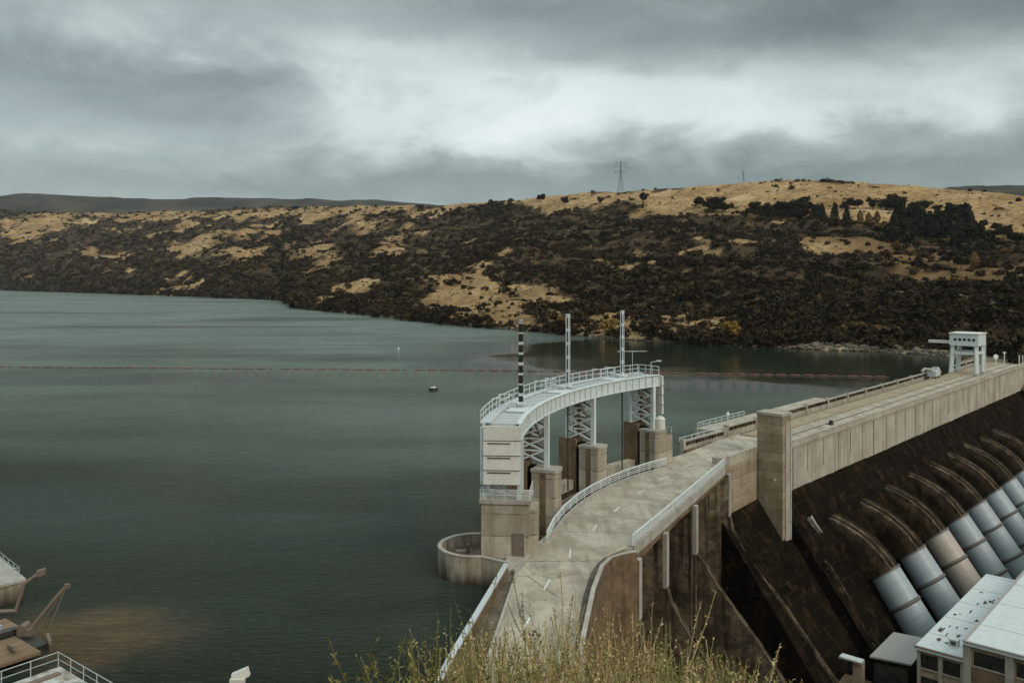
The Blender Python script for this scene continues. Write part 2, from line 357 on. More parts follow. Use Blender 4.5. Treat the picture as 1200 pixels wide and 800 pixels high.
# ------------------------------------------------------------------ camera, light, sky
cam = bpy.data.cameras.new('camera'); co = bpy.data.objects.new('camera', cam); C.objects.link(co)
co.location = (0,0,EYE); co.rotation_euler = (R_(90),0,0)
cam.sensor_width = 36; cam.lens = 30; cam.shift_y = -75/1200; cam.clip_end = 30000; cam.clip_start = .1
sc.camera = co
SUN_AZ, SUN_EL = 138., 36.                     # degrees clockwise from north, above the horizon
sd = bpy.data.lights.new('sun', 'SUN'); so = bpy.data.objects.new('sun', sd); C.objects.link(so)
sd.energy = 1.5; sd.angle = R_(28); sd.color = (1,.90,.76)
a, e = R_(SUN_AZ), R_(SUN_EL)
so.rotation_euler = Vector((math.sin(a)*math.cos(e), math.cos(a)*math.cos(e), math.sin(e))).to_track_quat('Z','Y').to_euler()
def make_world():
    w = bpy.data.worlds.new('World'); sc.world = w; w.use_nodes = True; nt = w.node_tree; nt.nodes.clear()
    n = NT.__new__(NT); n.nt = nt; n.m = None
    out = n.n('ShaderNodeOutputWorld'); bg = n.n('ShaderNodeBackground'); n.l(bg.outputs[0], out.inputs[0])
    sky = n.n('ShaderNodeTexSky', sky_type='NISHITA', sun_disc=False); sky.sun_elevation = e; sky.sun_rotation = a
    d = n.n('ShaderNodeTexCoord').outputs['Generated']; x, y, z = n.sep(d)
    az = n.math('ARCTAN2', x, y); el = n.math('ARCSINE', z)
    elc = n.math('MAXIMUM', z, 0.)
    comb = n.n('ShaderNodeCombineXYZ')
    den = n.math('ADD', elc, .13)
    n.l(n.math('DIVIDE', x, den), comb.inputs[0]); n.l(n.math('DIVIDE', y, den), comb.inputs[1])
    pl = comb.outputs[0]
    n1 = n.noise(n.mapp(pl, (.55,.9,1)), 1., 6, .55, .6)
    n2 = n.noise(n.mapp(pl, (1.5,2.4,1), loc=(3,7,0)), 1., 6, .6, .5)
    ae = n.n('ShaderNodeCombineXYZ'); n.l(az, ae.inputs[0]); n.l(el, ae.inputs[1])
    n3 = n.noise(n.mapp(ae.outputs[0], (5.,8.6,1), loc=(2.3,.7,0)), 1., 7, .60, .5)
    n4 = n.noise(n.mapp(ae.outputs[0], (9.,17.,1), loc=(7.3,3.7,0)), 1., 6, .58, .35)
    wa = n.math('MULTIPLY', n.math('SUBTRACT', n3, .5), .26); we = n.math('MULTIPLY', n.math('SUBTRACT', n4, .5), .085)
    azw = n.math('ADD', az, wa); elw = n.math('ADD', el, we)
    def blob(u, v, su, sv, amp):
        ca = math.atan((u-600)/1000); ce = math.atan((325-v)/1000*math.cos(ca))
        a1 = n.math('DIVIDE', n.math('SUBTRACT', azw, ca), su/1000); e1 = n.math('DIVIDE', n.math('SUBTRACT', elw, ce), sv/1000)
        g = n.rng(n.math('SQRT', n.math('ADD', n.math('MULTIPLY', a1, a1), n.math('MULTIPLY', e1, e1))), .45, 1.55, 1., 0.)
        return n.math('MULTIPLY', g, amp)
    t = n.math('ADD', n.math('MULTIPLY', n.math('SUBTRACT', n1, .5), .75), n.math('MULTIPLY', n.math('SUBTRACT', n2, .5), .42))
    t = n.math('MULTIPLY', t, .38)
    t = n.math('ADD', t, n.math('ADD', n.math('MULTIPLY', n.math('SUBTRACT', n3, .5), .40), n.math('MULTIPLY', n.math('SUBTRACT', n4, .5), n.rng(el, .07, .19, .10, .42))))
    t = n.math('ADD', t, .435)
    for b in ((520,110,190,75,.26),(900,110,300,52,.25),(720,155,260,42,.08),(230,112,210,34,-.16),(720,118,620,50,.05),(60,62,200,26,-.10),(1080,18,170,48,-.30),(760,22,240,54,-.20),(480,14,120,26,-.10),
              (1000,185,260,34,-.15),(140,172,260,22,.07),(110,22,200,26,.09),(612,104,40,13,-.12),(300,212,600,28,-.08),(800,218,500,22,-.14)):
        t = n.math('ADD', t, blob(*b))
    cr = n.n('ShaderNodeValToRGB'); n.l(t, cr.inputs[0]); r = cr.color_ramp
    stops = [(.0,(1.28,1.57,1.57)),(.25,(2.05,2.48,2.48)),(.5,(3.20,3.78,3.77)),(.75,(5.5,6.15,6.12)),(1.,(6.9,7.5,7.45))]
    r.elements[0].position, r.elements[1].position = 0, 1
    for i, (p_, c_) in enumerate(stops):
        el_ = r.elements[0] if i == 0 else (r.elements[len(r.elements)-1] if i == len(stops)-1 else r.elements.new(p_))
        el_.position = p_; el_.color = (*[q/10 for q in c_], 1)
    # an overcast sky is brightest overhead
    up = n.rng(z, .30, .80, 1., 2.5)
    vm = n.n('ShaderNodeVectorMath', operation='SCALE'); n.l(cr.outputs[0], vm.inputs[0]); n.l(n.math('MULTIPLY', up, 10.), vm.inputs['Scale'])
    col = n.mix(.93, sky.outputs[0], vm.outputs[0])
    n.l(col, bg.inputs[0]); bg.inputs[1].default_value = .12
make_world()
vs = sc.view_settings; vs.view_transform = 'Standard'; vs.look = 'None'; vs.exposure = .08; vs.gamma = 1; vs.use_curve_mapping = False
sc.cycles.use_denoising = True; sc.cycles.max_bounces = 6; sc.cycles.diffuse_bounces = 3; sc.cycles.glossy_bounces = 3

# ------------------------------------------------------------------ noise for the terrain
def vnoise(x, y, seed=0):
    xi = np.floor(x).astype(np.int64); yi = np.floor(y).astype(np.int64); fx = x-xi; fy = y-yi
    fx = fx*fx*(3-2*fx); fy = fy*fy*(3-2*fy)
    def h(a, b):
        k = (a*374761393 + b*668265263 + seed*1442695041) & 0x7fffffff
        k = ((k ^ (k >> 13))*1274126177) & 0x7fffffff
        return ((k ^ (k >> 16)) & 0xffff)/65535.
    return (h(xi,yi)*(1-fx)+h(xi+1,yi)*fx)*(1-fy)+(h(xi,yi+1)*(1-fx)+h(xi+1,yi+1)*fx)*fy
def fbm(x, y, o=4, seed=0):
    s = 0; a = .5; t = 0
    for i in range(o): s = s+a*vnoise(x, y, seed+i); t += a; a *= .5; x = x*2.03+17; y = y*2.03+5
    return s/t

SH_U = [-600,-200,0,150,300,332,345,430,500,560,640,720,800,860,950,1050,1110,1160,1200,1300,1500,2000]
SH_V = [336,338,340,345,350.5,352.5,361,370,378,384,390,397,402,406,409,413,417,424,434,445,452,455]
RG_U = [-600,-200,0,60,150,300,400,490,560,620,690,760,830,880,930,980,1050,1120,1200,1300,1500,2000]
RG_V = [255,250,246,249,250,243,241,241,238,233,226,222,217,213,210.5,211,216,221,230,238,245,250]
RD_U = [-600,0,330,450,600,800,950,1100,1200,1500,2000]
RD_D = [3600,3000,2300,1750,1350,1130,1060,1000,900,760,700]
def terr(u, k):
    vs_ = np.interp(u, SH_U, SH_V); vr = np.interp(u, RG_U, RG_V); dr = np.interp(u, RD_U, RD_D)
    ds = 30000./(vs_-325.); kk = np.clip(k, 0, 1)
    d = ds+(dr-ds)*kk**1.25; v = vs_+(vr-vs_)*kk**.85
    z = EYE-(v-325.)*d/1000.
    over = np.clip(k-1, 0, None); d = d*(1+over*1.1); z = z-over*dr*.22-over**2*dr*.3
    under = np.clip(-k, 0, None); d = d*(1-under*1.); z = z-under*70
    x = (u-600)/1000.*d; y = d
    w = np.clip(k*6, 0, 1)*np.where(k > 1, 1, np.clip((1-k)*5+.12, 0, 1))
    sc_ = d/600.
    z = z+w*((fbm(x/70., y/70., 4, 3)-.5)*17*np.sqrt(sc_)+(fbm((x+.6*y)/38., (y-.6*x)/150., 3, 9)-.5)*15*np.sqrt(sc_))
    z = z+np.clip(k*14, 0, 1)*(fbm(x/14., y/14., 3, 21)-.5)*3.
    return x, y, z, v
def k_of(u, v):
    vs_ = np.interp(u, SH_U, SH_V); vr = np.interp(u, RG_U, RG_V)
    return np.clip((v-vs_)/(vr-vs_), 0, 1)**(1/.85)
def ground(u, v):
    x, y, z, _ = terr(np.array([float(u)]), np.array([float(k_of(u, v))])); return Vector((x[0], y[0], z[0]))
def inpoly(u, v, poly):
    r = np.zeros(np.shape(u), bool); n = len(poly); j = n-1
    for i in range(n):
        a, b = poly[i]; c, d = poly[j]
        with np.errstate(divide='ignore', invalid='ignore'):
            r ^= ((b > v) != (d > v)) & (u < (c-a)*(v-b)/((d-b) or 1e-9)+a)
        j = i
    return r
TAN = [  # grass clearings: polygon, density of scrub left in it
 ([(470,354),(508,334),(546,316),(580,321),(606,331),(644,334),(676,346),(672,376),(610,390),(556,386),(540,368),(518,356),(488,360)], .10),
 ([(0,268),(30,255),(85,248),(90,258),(60,268),(40,280),(0,286)], .10),
 ([(80,247),(250,247),(300,244),(480,240),(560,239),(540,246),(420,250),(300,256),(110,256)], .22),
 ([(190,288),(250,280),(258,292),(210,302)], .12), ([(245,308),(305,292),(310,300),(262,316)], .2), ([(330,292),(392,284),(400,294),(340,306)], .14),
 ([(330,322),(395,298),(402,306),(350,326)], .25), ([(80,290),(120,288),(112,310),(84,306)], .3), ([(404,266),(430,252),(424,266),(408,280)], .2),
 ([(420,268),(460,256),(462,262),(430,272)], .14), ([(470,272),(502,264),(504,274),(480,280)], .12), ([(448,300),(476,290),(474,304),(446,308)], .2), ([(484,292),(502,284),(498,300),(486,306)], .2),
 ([(508,286),(520,282),(518,292),(508,292)], .2), ([(250,268),(290,270),(286,284),(250,280)], .3),
 ([(600,236),(690,226),(760,221),(830,216),(930,209),(1050,214),(1210,228),(1300,240),(1300,300),(1200,282),(1140,268),(1090,262),(1040,262),(960,264),(900,256),(860,252),(800,246),(740,238),(700,243),(640,243)], .035),
 ([(1000,278),(1060,284),(1110,296),(1160,300),(1200,296),(1300,300),(1300,330),(1160,330),(1100,330),(1050,326),(1010,300)], .40),
 ([(620,352),(668,356),(690,372),(660,382),(626,378)], .45),
]
def density(u, v, x, y):
    wu = (fbm(x/45., y/45., 4, 40)-.5)*56; wv = (fbm(x/45., y/45., 4, 50)-.5)*20; tot = 0; offs = ((0,0),(9,2),(-9,-2),(4,-5),(-4,5),(14,0),(-14,1))
    for ou, ov in offs:
        d = np.full(np.shape(u), .97)
        for poly, q in TAN: d = np.where(inpoly(u+wu+ou, v+wv+ov, poly), q, d)
        tot = tot+d
    d = tot/len(offs)
    n = fbm(x/85., y/85., 4, 60)
    top = np.interp(v, [235,262,330], [.53,.62,.72])
    d = d*(1-np.clip((n-top)/.05+.3, 0, 1)*.66)
    return d
# hillside ground sheet
us = np.arange(-560, 1961, 4.0); ks = np.concatenate([[-.06], np.linspace(0, .12, 16), np.linspace(.13, 1, 104), [1.02,1.05,1.1,1.18,1.3,1.5,1.8]])
UU, KK = np.meshgrid(us, ks); X, Y, Z, VV = terr(UU, KK)
dens = density(UU, VV, X, Y); shore = np.where((UU > 915) & (UU < 1175), np.clip(1.5-KK/.016, 0, 1.5), np.clip(1-KK/.03, 0, 1)*.8*(UU > 400))
ff = fbm(X/60., Y/60., 4, 71); rud = np.clip((VV-256+50*(ff-.5))/26, 0, 1)*np.clip((UU-930+120*(ff-.5))/80, 0, 1)*.95+np.clip((VV-262)/60, 0, .35)*np.clip((ff-.42)*5, 0, 1)
nr, nc = UU.shape; idx = np.arange(nr*nc).reshape(nr, nc)
quads = np.stack([idx[:-1,:-1], idx[:-1,1:], idx[1:,1:], idx[1:,:-1]], -1).reshape(-1, 4)
o = raw_mesh('hillside', np.stack([X,Y,Z], -1).reshape(-1,3), quads, M['hill'], {'scrub':('POINT', dens.ravel()), 'shore':('POINT', shore.ravel()), 'ruddy':('POINT', rud.ravel())}, smooth=True)
tag(o, kind='structure')
# far ranges
def far_range(uv, dist, depth):
    uu = np.linspace(uv[0][0], uv[-1][0], 220); vv = np.interp(uu, [a for a, b in uv], [b for a, b in uv])
    pts = []; K = 26
    for k in range(K):
        f = k/(K-1); dd = dist+depth*f
        zz = EYE+(325-vv)*(dist+depth)/1000.
        h = zz*np.sin(np.minimum(f/.86,1)*math.pi/2)**.9 if f < .87 else zz*(1-(f-.86)*1.6)
        xx = (uu-600)/1000.*dd
        h = h+(fbm(xx/(dist*.09), np.full_like(xx, dd)/(dist*.09), 4, 77)-.5)*dist*.022*min(1, f*2)*(1-.75*min(1,max(0,(f-.6)/.26)))
        pts.append(np.stack([xx, np.full_like(xx, dd), h-20*(k==0)], -1))
    P_ = np.stack(pts); n1, n2 = P_.shape[:2]; ii = np.arange(n1*n2).reshape(n1, n2)
    q = np.stack([ii[:-1,:-1], ii[:-1,1:], ii[1:,1:], ii[1:,:-1]], -1).reshape(-1,4)
    tag(raw_mesh('distant_hills', P_.reshape(-1,3), q, M['range'], smooth=True), kind='structure')
far_range([(-700,241),(-100,237),(0,234.5),(60,235),(120,236.5),(180,238),(240,238),(300,239.5),(380,241),(440,242.5),(500,245),(560,250)], 4200, 1900)
far_range([(1070,243),(1090,234),(1112,226.5),(1150,224),(1200,225),(1300,228),(1500,233)], 2300, 1100)

# ------------------------------------------------------------------ vegetation
def blob_template(n, seed, flat=.85, jag=.45, leaf=.3):
    """clump of n small leaf faces spread through a lumpy volume, radius 1, standing on z = 0"""
    r = np.random.default_rng(seed); V = []; F = []; T = []
    lobes = [(r.normal(0,.38), r.normal(0,.38), r.uniform(.25,.75), r.uniform(.4,.62)) for _ in range(6)]
    for i in range(n):
        lx, ly, lz, lr = lobes[r.integers(6)]
        dv = r.normal(size=3); dv /= np.linalg.norm(dv); rad = lr*r.uniform(.55, 1.05)
        c = np.array([lx, ly, lz*flat])+dv*rad*np.array([1,1,flat]); c[2] = abs(c[2])
        nrm = dv+r.normal(0, jag, 3); nrm /= np.linalg.norm(nrm)
        a = np.cross(nrm, r.normal(size=3)); a /= np.linalg.norm(a); b = np.cross(nrm, a)
        sz = leaf*r.uniform(.6, 1.4)
        V += [c+a*sz, c+b*sz*.9-a*sz*.5, c-b*sz*.9-a*sz*.5]; F.append((3*i, 3*i+1, 3*i+2)); T.append(r.uniform(0,1)**1.5)
    return np.array(V), np.array(F), np.array(T)
def merge(temps, pos, size, rot, tint, which, zs=None):
    Vs = []; Fs = []; Ts = []; off = 0
    for t in range(len(temps)):
        m = np.where(which == t)[0]
        if not len(m): continue
        V, F, T = temps[t]; c, s = np.cos(rot[m]), np.sin(rot[m]); S = size[m][:,None]; ZS = S if zs is None else S*zs[m][:,None]
        x = (V[None,:,0]*c[:,None]-V[None,:,1]*s[:,None])*S+pos[m][:,0:1]
        y = (V[None,:,0]*s[:,None]+V[None,:,1]*c[:,None])*S+pos[m][:,1:2]
        z = V[None,:,2]*ZS+pos[m][:,2:3]
        Vs.append(np.stack([x,y,z],-1).reshape(-1,3)); Fs.append((F[None]+(np.arange(len(m))*len(V))[:,None,None]).reshape(-1,3)+off)
        Ts.append(np.clip(T[None]*.55+tint[m][:,None]*.6, 0, 1).ravel()); off += len(m)*len(V)
    return np.concatenate(Vs), np.concatenate(Fs), np.concatenate(Ts)
near_t = [blob_template(72, s, .85, jag=.3, leaf=.21) for s in range(6)]; far_t = [blob_template(22, 90+s, .7, jag=.3, leaf=.40) for s in range(5)]
def scatter(n, u0, u1, temps, rmin, rmax, seed, thr=1., pw=None):
    r = np.random.default_rng(seed); u = r.uniform(u0, u1, n); vs_ = np.interp(u, SH_U, SH_V); vr = np.interp(u, RG_U, RG_V)
    v = vr+(vs_-vr)*r.uniform(.0, .995, n); k = k_of(u, v); x, y, z, _ = terr(u, k)
    keep = (r.uniform(0,1,n) < (density(u, v, x, y)**1.35 if pw is None else pw)*thr) & (z > .2) & ~((u > 915) & (u < 1175) & (k < .018)); u, v, x, y, z = u[keep], v[keep], x[keep], y[keep], z[keep]; m = len(u)
    size = rmin+(rmax-rmin)*r.uniform(0,1,m)**2.2
    tint = np.clip(fbm(x/28., y/28., 3, 5)*1.2-.50+r.normal(0,.17,m)+(r.uniform(0,1,m) < .09)*.6, 0, 1)
    return merge(temps, np.stack([x,y,z-size*.15],-1), size, r.uniform(0,6.28,m), tint, r.integers(0,len(temps),m), r.uniform(.7,1.15,m))
A = scatter(15500, 560, 1330, near_t, 1.5, 6.2, 1); B = scatter(7500, 330, 600, near_t, 1.7, 6.5, 2); Cc = scatter(15000, -330, 370, far_t, 2.6, 9.0, 3)
Vv = []; Ff = []; Tt = []; off = 0
tiny_t = [blob_template(14, 190+s, .7, jag=.3, leaf=.42) for s in range(4)]
Dd = scatter(9000, 330, 1330, tiny_t, .35, 1.25, 4, 1., .8); Ee = scatter(5000, -330, 370, tiny_t, .8, 2.4, 5, 1., .8)
for v_, f_, t_ in (A, B, Cc, Dd, Ee): Vv.append(v_); Ff.append(f_+off); Tt.append(t_); off += len(v_)
o = raw_mesh('hillside_scrub', np.concatenate(Vv), np.concatenate(Ff), M['scrub'], {'tone':('FACE', np.concatenate(Tt))})
tag(o, 'dense dark olive scrub covering the far lakeside slopes', 'scrub', kind='stuff')
# pale schist outcrops among the scrub
def rock_template(seed):
    bm = bmesh.new(); bmesh.ops.create_icosphere(bm, subdivisions=2, radius=1); r = random.Random(seed)
    for v in bm.verts: v.co *= r.uniform(.7,1.2); v.co.z *= .7
    bm.verts.index_update(); V = np.array([v.co[:] for v in bm.verts]); F = np.array([[q.index for q in f.verts] for f in bm.faces]); bm.free()
    return V, F, np.zeros(len(F))
rt = [rock_template(i) for i in range(4)]
n = 1500; u = np.concatenate([rng.uniform(380,1300,n), rng.uniform(430,1150,420), rng.uniform(940,1130,420)]); f = np.concatenate([rng.uniform(.02,.75,n)**1.2, rng.uniform(0,.012,420), rng.uniform(.012,.13,420)])
k = k_of(u, np.interp(u,SH_U,SH_V)+(np.interp(u,RG_U,RG_V)-np.interp(u,SH_U,SH_V))*f); x, y, z, _ = terr(u, k)
keep = (fbm(x/30., y/30., 3, 88) > .56) | (f < .015) | (np.arange(len(x)) >= n+420); x, y, z, f = x[keep], y[keep], z[keep], f[keep]; m = len(x)
size = np.where(f < .015, rng.uniform(.35,1.0,m), rng.uniform(.5,1.9,m))
v_, f_, t_ = merge(rt, np.stack([x,y,z+.1],-1), size, rng.uniform(0,6,m), np.zeros(m), rng.integers(0,4,m), rng.uniform(.5,1.1,m))
tag(raw_mesh('schist_rocks', v_, f_, M['rock'], {'tone':('FACE', t_)}), 'pale grey schist rocks scattered through scrub and along the far shore', 'rocks', kind='stuff')

def tree_meshes(kind, seed, mat):
    r = np.random.default_rng(seed); V = []; F = []; T = []; n = 420
    for i in range(n):
        if kind == 'pine':
            h = r.uniform(.12,1.)**.9; layer = math.floor(h*9)/9; rad = (.30*(1-h)**.75+.03)*(.75+.5*(h-layer)*4)*r.uniform(.5,1.1); a = r.uniform(0,6.283)
            c = np.array([rad*math.cos(a), rad*math.sin(a), h-.10*rad])
            nv = np.array([math.cos(a), math.sin(a), .7])
        elif kind == 'poplar':
            h = r.uniform(.10,1.); rad = .16*math.sin(min(1,h*1.05)*math.pi)**.6*r.uniform(.4,1.1)+.01; a = r.uniform(0,6.283)
            c = np.array([rad*math.cos(a), rad*math.sin(a), h]); nv = np.array([math.cos(a), math.sin(a), .3])
        else:
            k = i % 7; rr = np.random.default_rng(seed*50+k); lc = np.array([rr.normal(0,.20), rr.normal(0,.20), rr.uniform(.42,.80)]); lr = rr.uniform(.16,.26)
            nv = r.normal(size=3); nv /= np.linalg.norm(nv); c = lc+nv*lr*r.uniform(.6,1.05)
        nv = nv+r.normal(0,.5,3); nv /= np.linalg.norm(nv); a_ = np.cross(nv, r.normal(size=3)); a_ /= np.linalg.norm(a_); b_ = np.cross(nv, a_)
        s = (.075 if kind != 'poplar' else .055)*r.uniform(.6,1.3)
        V += [c+a_*s, c+b_*s-a_*s*.5, c-b_*s-a_*s*.5]; F.append((3*i,3*i+1,3*i+2)); T.append(r.uniform(0,1)**1.4)
    crown = raw_mesh('crown', np.array(V), np.array(F), mat, {'tone':('FACE', np.array(T))})
    mb = MB(); top = .86 if kind == 'pine' else .62
    mb.tube([(0,0,-.06),(.01,0,.25),(.0,.012,top*.7),(0,0,top)], [.030,.022,.014,.005], 6)
    for q in range(5):
        a = q*1.3+seed; h = .28+.09*q; L = .16 if kind != 'poplar' else .07
        mb.tube([(0,0,h),(math.cos(a)*L*.5,math.sin(a)*L*.5,h+.05),(math.cos(a)*L,math.sin(a)*L,h+.12)], [.011,.007,.003], 5)
    trunk = mb.build('trunk', M['bark'], local=True)
    return crown, trunk
protos = {}
for kind, mat, cnt in (('pine','pine',3),('round','bush',4),('poplar','ruddy',2),('gold','gold',2),('rust','ruddy',2)):
    protos[kind] = []
    for i in range(cnt):
        protos[kind].append(tree_meshes({'gold':'round','rust':'round'}.get(kind, kind), 10+i+len(kind)*7, M[mat]))
used = set()
def plant_tree(name, kind, u, v, h, label, group=None, wide=1.):
    i = random.randrange(len(protos[kind])); g = ground(u, v)
    r = thing(name, label, 'tree', g, random.uniform(0,6.28), group)
    r.scale = (h*wide, h*wide, h)
    for src in protos[kind][i]:
        if src.name in used: c = src.copy(); C.objects.link(c)
        else: c = src; used.add(src.name)
        c.parent = r
    return r
# conifer plantation on the right shoulder of the hill
for i in range(44):
    u = random.uniform(1046, 1136); v = random.uniform(272, 287)-(3 if 1085 < u < 1110 else 0)
    plant_tree('pine_tree', 'pine', u, v, random.uniform(15, 25)*(1.15 if u < 1085 or u > 1112 else .85), 'dark pine in the dense plantation on the right shoulder of the hill', 'pines of the hill plantation', 1.25)
for u, v, h in ((978,266,16),(992,266,15)): plant_tree('pine_tree','pine',u,v,h,'slim dark pine, one of two standing side by side below the ridge grass','pair of slim pines',1.0)
for u, v, h in ((953,256,15),(958,257,17),(963,256,16)): plant_tree('pine_tree','pine',u,v,h,'dark bare-stemmed pine in the small clump left of two slim pines','clump of tall pines',1.2)
for i in range(72):
    u = random.choice([random.gauss(838,7), random.gauss(893,7), random.gauss(913,7), random.gauss(938,8), random.uniform(826,955), random.uniform(985,1060), random.uniform(600,770)])
    v = float(np.interp(u, [600,700,760,830,900,960,1010,1060,1100], [240,238,236,243,247,247,246,248,250]))+random.uniform(-3,5)
    plant_tree('ridge_tree','round',u,v,random.uniform(9,15),'dark round tree in the broken row along the tan grass ridge','dark round trees along the ridge',1.25)
for u, v, h in ((1085,240,11),(1098,246,9),(1070,252,9),(1080,254,10),(1131,258,9),(1150,266,11),(1170,270,10),(1144,282,13),(1160,288,12),(1176,284,13),(1190,290,12),(1120,296,10),(1136,304,11),(1112,312,10),(1126,318,11),(1150,316,9)):
    plant_tree('slope_tree','round',u,v,h,'dark broad tree on the brown slope at the far right of the hill','dark trees on the right hill slope',1.3)
for u, v, h in ((1018,268,13),(1008,270,12),(1028,266,12),(1040,272,10),(1142,318,12),(1120,332,10)):
    plant_tree('autumn_tree','poplar' if h > 11 else 'rust',u,v,h,'rust coloured autumn tree on the right hill beside the pine plantation','rusty autumn trees by the plantation',1.3)
plant_tree('golden_tree','gold',859,401,10,'golden yellow autumn tree standing at the water edge of the far shore',wide=.8)
plant_tree('golden_tree','gold',714,391,8,'small ochre tree on the far shore behind the third white mast',wide=1.2)
for u, v in ((1050,292),(1110,290),(1180,300),(660,384),(826,300),(1030,392),(1000,388)): plant_tree('russet_bush','rust',u,v,6,'low russet bush among dark scrub on the far hillside','russet bushes on the far hill',1.4)
bush_t = [blob_template(60, 300+s, .85, leaf=.26) for s in range(5)]; bush_me = []
def bush(u, v, r, label, group):
    i = random.randrange(5); g = ground(u, v)
    if len(bush_me) < 5:
        i = len(bush_me); V, F, T = bush_t[i]; o = raw_mesh('hillside_bush', V, F, M['bush'], {'tone':('FACE', T)}); bush_me.append(o.data)
    else:
        o = bpy.data.objects.new('hillside_bush', bush_me[i]); C.objects.link(o)
    o.location = g-Vector((0,0,r*.1)); o.scale = (r, r, r*random.uniform(.8,1.2)); o.rotation_euler.z = random.uniform(0,6.28)
    tag(o, label, 'bush', group)
n_ = 0
while n_ < 95:
    u = random.uniform(640, 1215); vr = float(np.interp(u, RG_U, RG_V)); v = vr+random.uniform(.5, 48)**1.0
    if v > 270: continue
    bush(u, v, random.uniform(.9, 2.6), 'dark round bush dotted on the tan grass of the right hilltop', 'bushes on the hilltop grass'); n_ += 1
for i in range(60):
    a = random.random(); u = 500+150*a+random.uniform(-14,14); v = 345+24*random.random()+10*a
    bush(u, v, random.uniform(.9, 2.1), 'dark round bush dotted on the tan clearing above the lake', 'bushes on the lakeside clearing')
for i in range(45):
    u = random.uniform(0, 480); v = float(np.interp(u, RG_U, RG_V))+random.uniform(2, 20)
    bush(u, v, random.uniform(2.5, 5), 'dark bush on pale grass along the left skyline', 'bushes along the left skyline')
for ch in protos.values():                    # drop prototypes that were never planted
    for pr in ch:
        for q in pr:
            if q.name not in used: bpy.data.objects.remove(q)

# pylons and hill-top pole
def pylon(u, v, h, label):
    g = ground(u, v); t = thing('power_pylon', label, 'pylon', g, R_(20)); w = h*.085
    corners = [(-1,-1),(1,-1),(1,1),(-1,1)]
    prof = [(0,1.),(.28,.62),(.52,.34),(.72,.20),(1.,.05)]
    legs = MB(); br = MB(); S = h/32.
    for cx, cy in corners:
        for (a, ra), (b, rb) in zip(prof, prof[1:]): legs.beam((cx*w*ra, cy*w*ra, a*h), (cx*w*rb, cy*w*rb, b*h), .11*S+.04)
    for (a, ra), (b, rb) in zip(prof, prof[1:]):
        for q in range(4):
            c, d = corners[q], corners[(q+1)%4]
            br.beam((c[0]*w*ra,c[1]*w*ra,a*h),(d[0]*w*rb,d[1]*w*rb,b*h),.06*S+.02); br.beam((d[0]*w*ra,d[1]*w*ra,a*h),(c[0]*w*rb,c[1]*w*rb,b*h),.06*S+.02)
            br.beam((c[0]*w*rb,c[1]*w*rb,b*h),(d[0]*w*rb,d[1]*w*rb,b*h),.06*S+.02)
    legs.build('legs', M['dark_steel'], t, local=True); br.build('bracing', M['dark_steel'], t, local=True)
    for z_, L in ((.66,.20),(.80,.24),(.93,.17)):
        m = MB(); m.beam((-L*h,0,z_*h),(L*h,0,z_*h),.13*S+.05); m.beam((-L*h,0,z_*h),(0,0,z_*h+.06*h),.06*S+.02); m.beam((L*h,0,z_*h),(0,0,z_*h+.06*h),.06*S+.02)
        m.build('crossarm', M['dark_steel'], t, local=True)
        for sgn in (-1,1):
            m = MB(); m.tube([(sgn*L*h,0,z_*h),(sgn*L*h,0,z_*h-.055*h)], .18*S+.05, 6); m.build('insulator', M['dark_steel'], t, local=True)
pylon(727.5, 223.5, 44, 'tall dark lattice power pylon standing on the skyline above the masts')
pylon(871, 213.5, 17, 'small dark pylon far off on the grassy hilltop')
m = MB(); g = ground(866, 214); m.tube([g, g+Vector((0,0,9))], .14, 6); m.beam(g+Vector((-1,0,8.4)), g+Vector((1,0,8.4)), .16)
tag(m.build('power_pole', M['dark_steel'], loc=g), 'thin power pole beside the small hilltop pylon', 'pole')
# road cut on the right bank
rl = []; rr_ = []
for u in np.arange(1120, 1340, 8.):
    v = 333+.012*(u-1120); g = ground(u, v); g2 = ground(u, v+4.5); rl.append(g); rr_.append(g2)
m = MB()
for i in range(len(rl)-1): m.hexa([rr_[i]-Vector((0,0,4)), rr_[i+1]-Vector((0,0,4)), rl[i+1]-Vector((0,0,4)), rl[i]-Vector((0,0,4))], [rr_[i]+Vector((0,0,1.6)), rr_[i+1]+Vector((0,0,1.6)), rl[i+1]+Vector((0,0,1.2)), rl[i]+Vector((0,0,1.2))])
tag(m.build('hill_road', M['gutter']), kind='structure')

# ------------------------------------------------------------------ water, near bank, downstream ground
def sheet(name, poly, z, mat, kind='structure'):
    bm = bmesh.new(); vs_ = [bm.verts.new((p[0], p[1], z)) for p in poly]; es = [bm.edges.new((vs_[i], vs_[(i+1)%len(vs_)])) for i in range(len(vs_))]
    bmesh.ops.triangle_fill(bm, edges=es, use_beauty=True)
    for f in bm.faces:
        if f.normal.z < 0: f.normal_flip()
    me = bpy.data.meshes.new(name); bm.to_mesh(me); bm.free(); me.materials.append(mat)
    o = bpy.data.objects.new(name, me); C.objects.link(o); tag(o, kind=kind); return o
wp = [(-1.5,40),(0,60),(2.,78)]+[tuple(arc(63.8, th)[:2]) for th in np.linspace(4, 47, 24)]+[tuple(D(2,-8)[:2]), tuple(D(176,-8)[:2]), (300,340),(900,700),(2600,3200),(-4200,3600),(-2500,-100),(-60,20)]
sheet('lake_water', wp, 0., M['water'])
gx = np.linspace(-170, 160, 133); gy = np.concatenate([np.linspace(-40, 12, 60), np.linspace(13, 140, 90)])
GX, GY = np.meshgrid(gx, gy)
